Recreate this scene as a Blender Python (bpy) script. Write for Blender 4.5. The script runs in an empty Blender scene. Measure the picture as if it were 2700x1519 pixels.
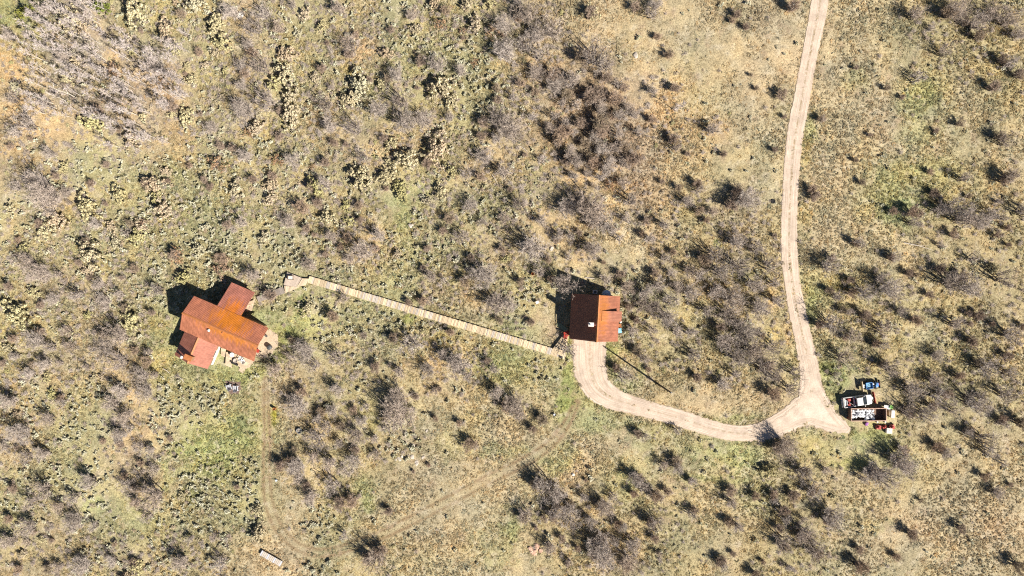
import bpy, math, random
import numpy as np
from mathutils import Vector, Matrix

# ------------------------------------------------------------------ camera, sky, sun, exposure
S = 0.075            # metres per photo pixel on the ground
HC = 130.0           # height of the camera above the ground
scene = bpy.context.scene
cam_d = bpy.data.cameras.new('camera'); cam = bpy.data.objects.new('camera', cam_d)
scene.collection.objects.link(cam); scene.camera = cam
cam.location = (0, 0, HC); cam.rotation_euler = (0, 0, 0)
cam_d.sensor_fit = 'HORIZONTAL'
cam_d.angle = 2 * math.atan(1350 * S / HC)
cam_d.clip_end = 6000; cam_d.clip_start = 1.0

ELEV = math.radians(38.6)
SH = Vector((0.821, -0.571, 0)).normalized()          # towards the sun, on the ground
SUN = Vector((SH.x * math.cos(ELEV), SH.y * math.cos(ELEV), math.sin(ELEV)))
world = bpy.data.worlds.new('World'); scene.world = world; world.use_nodes = True
wn = world.node_tree
sky = wn.nodes.new('ShaderNodeTexSky'); sky.sky_type = 'NISHITA'; sky.sun_disc = False
sky.sun_elevation = ELEV; sky.sun_rotation = math.atan2(SH.x, SH.y)
sky.altitude = 2400; sky.air_density = 0.75; sky.dust_density = 0.3
wn.links.new(sky.outputs[0], wn.nodes['Background'].inputs[0])
wn.nodes['Background'].inputs[1].default_value = 0.05
sun_d = bpy.data.lights.new('sun', 'SUN'); sun = bpy.data.objects.new('sun', sun_d)
scene.collection.objects.link(sun)
sun_d.energy = 5.0; sun_d.angle = math.radians(0.5); sun_d.color = (1.0, 0.94, 0.85)
sun.location = (60, -50, 120)
sun.rotation_euler = (-SUN).to_track_quat('-Z', 'Y').to_euler()
scene.view_settings.view_transform = 'Standard'; scene.view_settings.look = 'None'
scene.view_settings.exposure = 1.04; scene.view_settings.gamma = 1.0
scene.view_settings.use_curve_mapping = False
scene.cycles.use_denoising = False; scene.cycles.filter_width = 1.15
scene.cycles.max_bounces = 4; scene.cycles.diffuse_bounces = 2; scene.cycles.transparent_max_bounces = 6

COL = scene.collection
rng = np.random.default_rng(7)
rnd = random.Random(11)

# ------------------------------------------------------------------ helpers
def W(px, py, z=0.0):
    """photo position of a point at height z -> world"""
    k = S * (1 - z / HC)
    return Vector(((px - 1350) * k, (759.5 - py) * k, z))

def srgb(r, g, b):
    f = lambda c: (c / 255 / 12.92) if c / 255 <= 0.04045 else ((c / 255 + 0.055) / 1.055) ** 2.4
    return (f(r), f(g), f(b))

def tag(o, label=None, cat=None, group=None, kind=None):
    if label: o['label'] = label
    if cat: o['category'] = cat
    if group: o['group'] = group
    if kind: o['kind'] = kind
    return o

def empty(name, loc=(0, 0, 0), rz=0.0, label=None, cat=None, group=None):
    o = bpy.data.objects.new(name, None); COL.objects.link(o)
    o.location = loc; o.rotation_euler = (0, 0, rz); o.empty_display_size = 0.3
    return tag(o, label, cat, group)

def mesh_obj(name, mesh, parent=None, loc=(0, 0, 0), rz=0.0):
    o = bpy.data.objects.new(name, mesh); COL.objects.link(o)
    o.location = loc; o.rotation_euler = (0, 0, rz)
    if parent: o.parent = parent
    return o

class MB:
    def __init__(self): self.v = []; self.f = []
    def add(self, vs, fs):
        n = len(self.v); self.v += [tuple(p) for p in vs]; self.f += [tuple(i + n for i in f) for f in fs]
        return self
    def box(self, x0, x1, y0, y1, z0, z1, m=None, taper=1.0):
        cx, cy = (x0 + x1) / 2, (y0 + y1) / 2
        t = lambda x, y: (cx + (x - cx) * taper, cy + (y - cy) * taper)
        vs = [(x0, y0, z0), (x1, y0, z0), (x1, y1, z0), (x0, y1, z0),
              (*t(x0, y0), z1), (*t(x1, y0), z1), (*t(x1, y1), z1), (*t(x0, y1), z1)]
        if m is not None: vs = [m @ Vector(p) for p in vs]
        return self.add(vs, [(3, 2, 1, 0), (4, 5, 6, 7), (0, 1, 5, 4), (1, 2, 6, 5), (2, 3, 7, 6), (3, 0, 4, 7)])
    def bbox(self, x0, x1, y0, y1, z0, z1, b=0.03, m=None):
        """box with chamfered vertical and top edges"""
        def ring(z, i):
            a0, a1, c0, c1 = x0 + i, x1 - i, y0 + i, y1 - i
            return [(a0 + b, c0, z), (a1 - b, c0, z), (a1, c0 + b, z), (a1, c1 - b, z), (a1 - b, c1, z), (a0 + b, c1, z), (a0, c1 - b, z), (a0, c0 + b, z)]
        vs = ring(z0, 0) + ring(z1 - b, 0) + ring(z1, b)
        fs = [tuple(range(7, -1, -1)), tuple(range(16, 24))]
        for k in (0, 8):
            for i in range(8):
                j = (i + 1) % 8; fs.append((k + i, k + j, k + 8 + j, k + 8 + i))
        if m is not None: vs = [m @ Vector(p) for p in vs]
        return self.add(vs, fs)
    def tube(self, pts, rads, n=6, cap=True):
        pts = [Vector(p) for p in pts]; rings = []
        for i, p in enumerate(pts):
            d = (pts[min(i + 1, len(pts) - 1)] - pts[max(i - 1, 0)]).normalized()
            a = d.cross(Vector((0, 0, 1)) if abs(d.z) < 0.9 else Vector((1, 0, 0))).normalized(); b = d.cross(a)
            r = rads[i] if hasattr(rads, '__len__') else rads
            rings += [p + a * r * math.cos(2 * math.pi * k / n) + b * r * math.sin(2 * math.pi * k / n) for k in range(n)]
        fs = []
        for i in range(len(pts) - 1):
            for k in range(n):
                l = (k + 1) % n; fs.append((i * n + k, i * n + l, (i + 1) * n + l, (i + 1) * n + k))
        if cap:
            fs.append(tuple(range(n - 1, -1, -1))); q = (len(pts) - 1) * n; fs.append(tuple(range(q, q + n)))
        return self.add(rings, fs)
    def lathe(self, prof, n=20, c=(0, 0, 0)):
        vs = [(c[0] + r * math.cos(2 * math.pi * k / n), c[1] + r * math.sin(2 * math.pi * k / n), c[2] + z) for r, z in prof for k in range(n)]
        fs = []
        for i in range(len(prof) - 1):
            for k in range(n):
                l = (k + 1) % n; fs.append((i * n + k, i * n + l, (i + 1) * n + l, (i + 1) * n + k))
        fs.append(tuple(range(n - 1, -1, -1))); q = (len(prof) - 1) * n; fs.append(tuple(range(q, q + n)))
        return self.add(vs, fs)
    def loft(self, secs, cap=True):
        n = len(secs[0]); vs = [p for s in secs for p in s]; fs = []
        for i in range(len(secs) - 1):
            for k in range(n):
                l = (k + 1) % n; fs.append((i * n + k, i * n + l, (i + 1) * n + l, (i + 1) * n + k))
        if cap:
            fs.append(tuple(range(n - 1, -1, -1))); q = (len(secs) - 1) * n; fs.append(tuple(range(q, q + n)))
        return self.add(vs, fs)
    def mesh(self, name, mat, smooth=False):
        me = bpy.data.meshes.new(name); me.from_pydata(self.v, [], self.f)
        if mat: me.materials.append(mat)
        if smooth: me.polygons.foreach_set('use_smooth', [True] * len(me.polygons))
        me.update(); return me
    def obj(self, name, mat, parent=None, loc=(0, 0, 0), rz=0.0, smooth=False):
        return mesh_obj(name, self.mesh(name, mat, smooth), parent, loc, rz)

def children_of(root): return [o for o in scene.objects if o.parent == root]

# ------------------------------------------------------------------ materials
MATS = {}
def nmat(name):
    m = bpy.data.materials.new(name); m.use_nodes = True
    nt = m.node_tree; b = nt.nodes['Principled BSDF']; MATS[name] = m
    return m, nt, b

def mat_noise(name, c1, c2, scale=4.0, rough=0.8, metal=0.0, rand=0.0, c3=None, obj_coord=True, detail=4.0, spec=0.3, bump=0.0, stretch=None):
    """two or three colours mixed by noise; rand = lightness variation by object"""
    m, nt, b = nmat(name)
    tc = nt.nodes.new('ShaderNodeTexCoord'); nz = nt.nodes.new('ShaderNodeTexNoise')
    nz.inputs['Scale'].default_value = scale; nz.inputs['Detail'].default_value = detail
    src = tc.outputs['Object' if obj_coord else 'Generated']
    if stretch:
        mp = nt.nodes.new('ShaderNodeMapping'); mp.inputs['Scale'].default_value = stretch
        nt.links.new(src, mp.inputs[0]); src = mp.outputs[0]
    nt.links.new(src, nz.inputs['Vector'])
    cr = nt.nodes.new('ShaderNodeValToRGB'); nt.links.new(nz.outputs[0], cr.inputs[0])
    cr.color_ramp.elements[0].position = 0.32; cr.color_ramp.elements[1].position = 0.68
    cr.color_ramp.elements[0].color = (*c1, 1); cr.color_ramp.elements[1].color = (*c2, 1)
    if c3:
        e = cr.color_ramp.elements.new(0.85); e.color = (*c3, 1)
    out = cr.outputs[0]
    if rand:
        oi = nt.nodes.new('ShaderNodeObjectInfo'); mr = nt.nodes.new('ShaderNodeMapRange')
        mr.inputs['To Min'].default_value = 1 - rand; mr.inputs['To Max'].default_value = 1 + rand
        nt.links.new(oi.outputs['Random'], mr.inputs[0])
        mx = nt.nodes.new('ShaderNodeMix'); mx.data_type = 'RGBA'; mx.blend_type = 'MULTIPLY'; mx.inputs[0].default_value = 1
        nt.links.new(out, mx.inputs[6]); nt.links.new(mr.outputs[0], mx.inputs[7]); out = mx.outputs[2]
    nt.links.new(out, b.inputs['Base Color'])
    b.inputs['Roughness'].default_value = rough; b.inputs['Metallic'].default_value = metal
    b.inputs['Specular IOR Level'].default_value = spec
    if bump:
        bp = nt.nodes.new('ShaderNodeBump'); bp.inputs['Strength'].default_value = bump
        nt.links.new(nz.outputs[0], bp.inputs['Height']); nt.links.new(bp.outputs[0], b.inputs['Normal'])
    return m

def mat_veg(name, cols, rough=0.9, island=True):
    """foliage or twigs: colour picked by object and by leaf"""
    m, nt, b = nmat(name)
    oi = nt.nodes.new('ShaderNodeObjectInfo'); cr = nt.nodes.new('ShaderNodeValToRGB')
    els = cr.color_ramp.elements
    els[0].color = (*cols[0], 1); els[0].position = 0.0
    els[1].color = (*cols[-1], 1); els[1].position = 1.0
    for i, c in enumerate(cols[1:-1]):
        e = els.new((i + 1) / (len(cols) - 1)); e.color = (*c, 1)
    nt.links.new(oi.outputs['Random'], cr.inputs[0]); out = cr.outputs[0]
    if island:
        ge = nt.nodes.new('ShaderNodeNewGeometry'); mr = nt.nodes.new('ShaderNodeMapRange')
        mr.inputs['To Min'].default_value = 0.7; mr.inputs['To Max'].default_value = 1.3
        nt.links.new(ge.outputs['Random Per Island'], mr.inputs[0])
        mx = nt.nodes.new('ShaderNodeMix'); mx.data_type = 'RGBA'; mx.blend_type = 'MULTIPLY'; mx.inputs[0].default_value = 1
        nt.links.new(out, mx.inputs[6]); nt.links.new(mr.outputs[0], mx.inputs[7]); out = mx.outputs[2]
    nt.links.new(out, b.inputs['Base Color']); b.inputs['Roughness'].default_value = rough
    b.inputs['Specular IOR Level'].default_value = 0.15
    return m

M_twig = mat_veg('bare twigs', [(0.48, 0.405, 0.335), (0.58, 0.50, 0.425), (0.51, 0.415, 0.33), (0.64, 0.555, 0.48), (0.55, 0.435, 0.335)])
M_stem = mat_veg('oak bark', [(0.12, 0.095, 0.085), (0.20, 0.165, 0.15), (0.14, 0.11, 0.09)], island=False)
M_dtwig = mat_veg('dark twigs', [(0.31, 0.225, 0.165), (0.38, 0.29, 0.22), (0.42, 0.30, 0.21), (0.33, 0.265, 0.18)])
M_atwig = mat_veg('aspen twigs', [(0.46, 0.395, 0.365), (0.52, 0.45, 0.42), (0.48, 0.40, 0.355)])
M_abark = mat_veg('aspen bark', [(0.42, 0.38, 0.32), (0.50, 0.46, 0.39), (0.36, 0.31, 0.26)], island=False)
M_leaf = mat_veg('pale spring leaves', [(0.48, 0.42, 0.22), (0.54, 0.47, 0.30), (0.45, 0.41, 0.19), (0.54, 0.45, 0.32), (0.50, 0.39, 0.26), (0.50, 0.46, 0.31)])
M_gleaf = mat_veg('green leaves', [(0.15, 0.18, 0.035), (0.22, 0.22, 0.05), (0.13, 0.165, 0.05)])
M_rust_leaf = mat_veg('rusty dry leaves', [(0.34, 0.20, 0.11), (0.38, 0.25, 0.15), (0.30, 0.20, 0.14)])
M_sage = mat_veg('sage leaves', [(0.38, 0.37, 0.245), (0.46, 0.445, 0.32), (0.42, 0.38, 0.255), (0.50, 0.48, 0.36), (0.38, 0.35, 0.20)])

M_plank = mat_noise('weathered plank', (0.47, 0.345, 0.20), (0.64, 0.52, 0.36), 3.0, 0.85, rand=0.30, stretch=(6, 1, 1))
M_wplank = mat_noise('silvered plank', (0.36, 0.31, 0.26), (0.52, 0.46, 0.39), 3.0, 0.9, rand=0.2, stretch=(6, 1, 1))
M_greyplank = mat_noise('grey plank', (0.20, 0.165, 0.14), (0.32, 0.27, 0.23), 3.0, 0.9, rand=0.25, stretch=(6, 1, 1))
M_paleplank = mat_noise('pale grey plank', (0.40, 0.315, 0.25), (0.52, 0.43, 0.345), 3.0, 0.9, rand=0.15, stretch=(6, 1, 1))
M_deck = mat_noise('deck board', (0.44, 0.33, 0.22), (0.60, 0.48, 0.34), 3.0, 0.85, rand=0.18, stretch=(1, 6, 1))
M_timber = mat_noise('dark timber', (0.10, 0.065, 0.045), (0.18, 0.12, 0.08), 5.0, 0.85)
M_siding = mat_noise('log siding', (0.20, 0.11, 0.06), (0.30, 0.17, 0.09), 4.0, 0.8, stretch=(0.5, 0.5, 9))
M_trim = mat_noise('pale trim', (0.55, 0.50, 0.44), (0.68, 0.63, 0.56), 3.0, 0.7)
M_glass, _nt, _b = nmat('window glass'); _b.inputs['Base Color'].default_value = (0.02, 0.025, 0.03, 1); _b.inputs['Roughness'].default_value = 0.05
M_white = mat_noise('white paint', (0.60, 0.585, 0.55), (0.74, 0.73, 0.71), 2.5, 0.4, spec=0.5)
M_galv = mat_noise('galvanised metal', (0.45, 0.46, 0.47), (0.62, 0.63, 0.64), 6.0, 0.4, 0.6)
M_grey = mat_noise('grey plastic', (0.42, 0.42, 0.44), (0.54, 0.54, 0.56), 4.0, 0.6)
M_tank = mat_noise('pale tank plastic', (0.42, 0.47, 0.52), (0.52, 0.57, 0.62), 2.0, 0.5)
M_black = mat_noise('black steel', (0.012, 0.012, 0.014), (0.03, 0.03, 0.032), 8.0, 0.5)
M_tyre = mat_noise('tyre rubber', (0.015, 0.015, 0.015), (0.03, 0.028, 0.027), 9.0, 0.9)
M_red = mat_noise('red paint', (0.26, 0.022, 0.016), (0.42, 0.06, 0.04), 5.0, 0.5)
M_pinkred = mat_noise('faded red plastic', (0.40, 0.085, 0.075), (0.52, 0.16, 0.14), 4.0, 0.6)
M_blue = mat_noise('blue paint', (0.03, 0.14, 0.38), (0.06, 0.22, 0.50), 4.0, 0.35, spec=0.5)
M_bed = mat_noise('pale blue bed liner', (0.14, 0.34, 0.50), (0.24, 0.46, 0.60), 5.0, 0.4)
M_ltblue = mat_noise('light blue plastic', (0.18, 0.45, 0.58), (0.30, 0.58, 0.70), 4.0, 0.5)
M_purple = mat_noise('purple plastic', (0.28, 0.10, 0.34), (0.38, 0.16, 0.42), 5.0, 0.5)
M_green = mat_noise('lime green sheet', (0.26, 0.55, 0.12), (0.36, 0.66, 0.20), 5.0, 0.5)
M_rim = mat_noise('rusty steel', (0.34, 0.20, 0.14), (0.52, 0.36, 0.27), 6.0, 0.7)
M_bin = mat_noise('brown container steel', (0.13, 0.075, 0.05), (0.21, 0.13, 0.09), 3.0, 0.7, c3=(0.09, 0.06, 0.05))
M_barrel = mat_noise('rusty barrel', (0.24, 0.09, 0.03), (0.38, 0.17, 0.06), 6.0, 0.8)
M_char = mat_noise('charcoal metal', (0.05, 0.05, 0.052), (0.09, 0.09, 0.092), 6.0, 0.5)
M_bag = mat_noise('white rubbish bag', (0.62, 0.62, 0.62), (0.80, 0.80, 0.80), 6.0, 0.35, rand=0.2, spec=0.5)
M_dbag = mat_noise('grey rubbish bag', (0.10, 0.10, 0.12), (0.22, 0.22, 0.24), 6.0, 0.35, rand=0.3, spec=0.5)
M_rock = mat_noise('pale rock', (0.34, 0.29, 0.235), (0.50, 0.44, 0.37), 3.0, 0.9, rand=0.15, bump=0.3)
M_rrock = mat_noise('reddish rock', (0.42, 0.25, 0.17), (0.56, 0.38, 0.28), 3.0, 0.9, rand=0.15, bump=0.3)
M_brick = mat_noise('chimney masonry', (0.38, 0.17, 0.13), (0.52, 0.30, 0.25), 8.0, 0.85)
M_deadwood = mat_noise('dead wood', (0.40, 0.34, 0.28), (0.55, 0.49, 0.42), 5.0, 0.9)
M_pole = mat_noise('creosoted pole', (0.045, 0.032, 0.024), (0.085, 0.062, 0.045), 6.0, 0.9)
M_soil = mat_noise('dark soil', (0.12, 0.08, 0.065), (0.20, 0.14, 0.11), 3.0, 0.95)
M_gravel = mat_noise('tan gravel', (0.34, 0.25, 0.16), (0.56, 0.46, 0.34), 9.0, 0.95, c3=(0.62, 0.55, 0.46), detail=8)
M_tarp = mat_noise('olive tarp', (0.16, 0.18, 0.10), (0.24, 0.26, 0.16), 3.0, 0.7)

def mat_roof(name, base1, base2, patch, patch_loc, patch_r, streak):
    """rusted ribbed steel: brown-red sheet, orange rust patch with a ragged outline, streaks down the slope"""
    m, nt, b = nmat(name); L = nt.links
    tc = nt.nodes.new('ShaderNodeTexCoord')
    mp = nt.nodes.new('ShaderNodeMapping'); mp.inputs['Scale'].default_value = streak
    L.new(tc.outputs['Object'], mp.inputs[0])
    nz = nt.nodes.new('ShaderNodeTexNoise'); nz.inputs['Scale'].default_value = 1.2; nz.inputs['Detail'].default_value = 6
    L.new(mp.outputs[0], nz.inputs['Vector'])
    cr = nt.nodes.new('ShaderNodeValToRGB'); L.new(nz.outputs[0], cr.inputs[0])
    cr.color_ramp.elements[0].position = 0.34; cr.color_ramp.elements[1].position = 0.66
    cr.color_ramp.elements[0].color = (*base1, 1); cr.color_ramp.elements[1].color = (*base2, 1)
    # rust patch
    sub = nt.nodes.new('ShaderNodeVectorMath'); sub.operation = 'SUBTRACT'; sub.inputs[1].default_value = patch_loc
    L.new(tc.outputs['Object'], sub.inputs[0])
    dv = nt.nodes.new('ShaderNodeVectorMath'); dv.operation = 'DIVIDE'; dv.inputs[1].default_value = patch_r
    L.new(sub.outputs[0], dv.inputs[0])
    ln = nt.nodes.new('ShaderNodeVectorMath'); ln.operation = 'LENGTH'; L.new(dv.outputs[0], ln.inputs[0])
    nz2 = nt.nodes.new('ShaderNodeTexNoise'); nz2.inputs['Scale'].default_value = 0.9; nz2.inputs['Detail'].default_value = 5
    L.new(mp.outputs[0], nz2.inputs['Vector'])
    ad = nt.nodes.new('ShaderNodeMath'); ad.operation = 'MULTIPLY_ADD'; ad.inputs[1].default_value = 2.2
    L.new(nz2.outputs[0], ad.inputs[0]); L.new(ln.outputs['Value'], ad.inputs[2])
    mr = nt.nodes.new('ShaderNodeMapRange'); mr.inputs['From Min'].default_value = 1.45; mr.inputs['From Max'].default_value = 2.15
    mr.inputs['To Min'].default_value = 0.95; mr.inputs['To Max'].default_value = 0.0
    L.new(ad.outputs[0], mr.inputs[0])
    mx = nt.nodes.new('ShaderNodeMix'); mx.data_type = 'RGBA'; mx.inputs[7].default_value = (*patch, 1)
    L.new(mr.outputs[0], mx.inputs[0]); L.new(cr.outputs[0], mx.inputs[6])
    nd = nt.nodes.new('ShaderNodeTexNoise'); nd.inputs['Scale'].default_value = 0.45; nd.inputs['Detail'].default_value = 8; nd.inputs['Roughness'].default_value = .65; L.new(tc.outputs['Object'], nd.inputs['Vector'])
    md = nt.nodes.new('ShaderNodeMapRange'); md.inputs['From Min'].default_value = .3; md.inputs['From Max'].default_value = .7; md.inputs['To Min'].default_value = .72; md.inputs['To Max'].default_value = 1.22; L.new(nd.outputs[0], md.inputs[0])
    ns_ = nt.nodes.new('ShaderNodeTexNoise'); ns_.inputs['Scale'].default_value = 4.0; ns_.inputs['Detail'].default_value = 3; L.new(mp.outputs[0], ns_.inputs['Vector'])
    m2 = nt.nodes.new('ShaderNodeMapRange'); m2.inputs['From Min'].default_value = .3; m2.inputs['From Max'].default_value = .7; m2.inputs['To Min'].default_value = .82; m2.inputs['To Max'].default_value = 1.15; L.new(ns_.outputs[0], m2.inputs[0])
    mm = nt.nodes.new('ShaderNodeMath'); mm.operation = 'MULTIPLY'; L.new(md.outputs[0], mm.inputs[0]); L.new(m2.outputs[0], mm.inputs[1])
    m3 = nt.nodes.new('ShaderNodeMix'); m3.data_type = 'RGBA'; m3.blend_type = 'MULTIPLY'; m3.inputs[0].default_value = 1; L.new(mx.outputs[2], m3.inputs[6]); L.new(mm.outputs[0], m3.inputs[7])
    L.new(m3.outputs[2], b.inputs['Base Color'])
    b.inputs['Roughness'].default_value = 0.62; b.inputs['Specular IOR Level'].default_value = 0.35
    return m

# ------------------------------------------------------------------ numpy noise
def vnoise(x, y, cell, seed):
    r = np.random.default_rng(seed); n = 512
    g = r.random((n, n)).astype(np.float32)
    fx = x / cell + 1000.37; fy = y / cell + 1000.71
    ix = np.floor(fx).astype(int); iy = np.floor(fy).astype(int)
    tx = fx - ix; ty = fy - iy; tx = tx * tx * (3 - 2 * tx); ty = ty * ty * (3 - 2 * ty)
    a = g[iy % n, ix % n]; b = g[iy % n, (ix + 1) % n]; c = g[(iy + 1) % n, ix % n]; d = g[(iy + 1) % n, (ix + 1) % n]
    return (a * (1 - tx) + b * tx) * (1 - ty) + (c * (1 - tx) + d * tx) * ty
def fbm(x, y, cell, seed, o=4):
    s = 0; a = 0.5; t = 0
    for i in range(o):
        s = s + a * vnoise(x, y, cell / 2 ** i, seed + i); t += a; a *= 0.55
    return s / t

# ------------------------------------------------------------------ what grows where (one letter for each 100 photo pixels)
# a aspen saplings, y pale leafy brush, m mixed brush, o bare oak, O dense dark oak on litter, s dense sage, S sage,
# g dry grass, x grass with oaks placed one by one, v green grass, G bright green grass, l leaf litter, . kept clear
CODES = [
 'vaayyyommmSmmoogg' 'xgxgggggxxx',
 'laaaayoymoSSsoooxgx' 'ggggggxx',
 'laaaamoymymysmoOOlx' 'gxgggvgx',
 'olyalmmyooomyolOOll' 'ggggggxx',
 'omSSssmymmyyommOOgx' 'xgggvvxx',
 'SoySysmmmmvmSmooOlx' 'oxggvxxx',
 'mySyssssmoSSmoooglx' 'oxgggxxx',
 'mommSSmsSSSoxSSxmxx' 'xxvxxxxx',
 'ymoyvvvvSSsmxSgvmxx' 'xxgxxxxx',
 'mooovvvoxmxlmvSv.xx' 'xxvxxxxx',
 'mSSossvgxxxxxxxv..g' 'xx.v.xxx',
 'oSSoSGvxxxSgxgxggxv' 'vxvgvxxx',
 'SSSoxssgxxgggggxvxx' 'xvxgxxgx',
 'SoSvSsSgsxgggggxxxx' 'xxxxgggg',
 'oommmmggsxxgggvvxxx' 'xxxgxggg',
]
CODES = [list((r + 'ggggg')[:27]) for r in CODES]
for c0, c1, r0, r1 in ((17, 20, 5, 9), (22, 26, 7, 10), (24, 26, 5, 6), (14, 17, 13, 14), (20, 21, 12, 14), (24, 26, 0, 1), (8, 9, 10, 12)):
    for j_ in range(r0, r1 + 1):
        for i_ in range(c0, c1 + 1):
            if CODES[j_][i_] in 'xgv' and not (i_ == 23 and j_ == 10): CODES[j_][i_] = 'q'
CODES = [''.join(r) for r in CODES]
GC = {'q': (0.30, 0.25, 0.155),  # ground colour of each kind of growth (albedo)
 'a': (0.285, 0.235, 0.18), 'y': (0.29, 0.25, 0.145), 'm': (0.265, 0.225, 0.14), 'o': (0.285, 0.225, 0.15), 'O': (0.265, 0.20, 0.15),
 's': (0.235, 0.215, 0.135), 'S': (0.265, 0.24, 0.145), 'g': (0.345, 0.283, 0.195), 'x': (0.322, 0.266, 0.172), 'v': (0.29, 0.275, 0.15),
 'G': (0.245, 0.265, 0.10), 'l': (0.37, 0.27, 0.165), '.': (0.31, 0.26, 0.17)}
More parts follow.
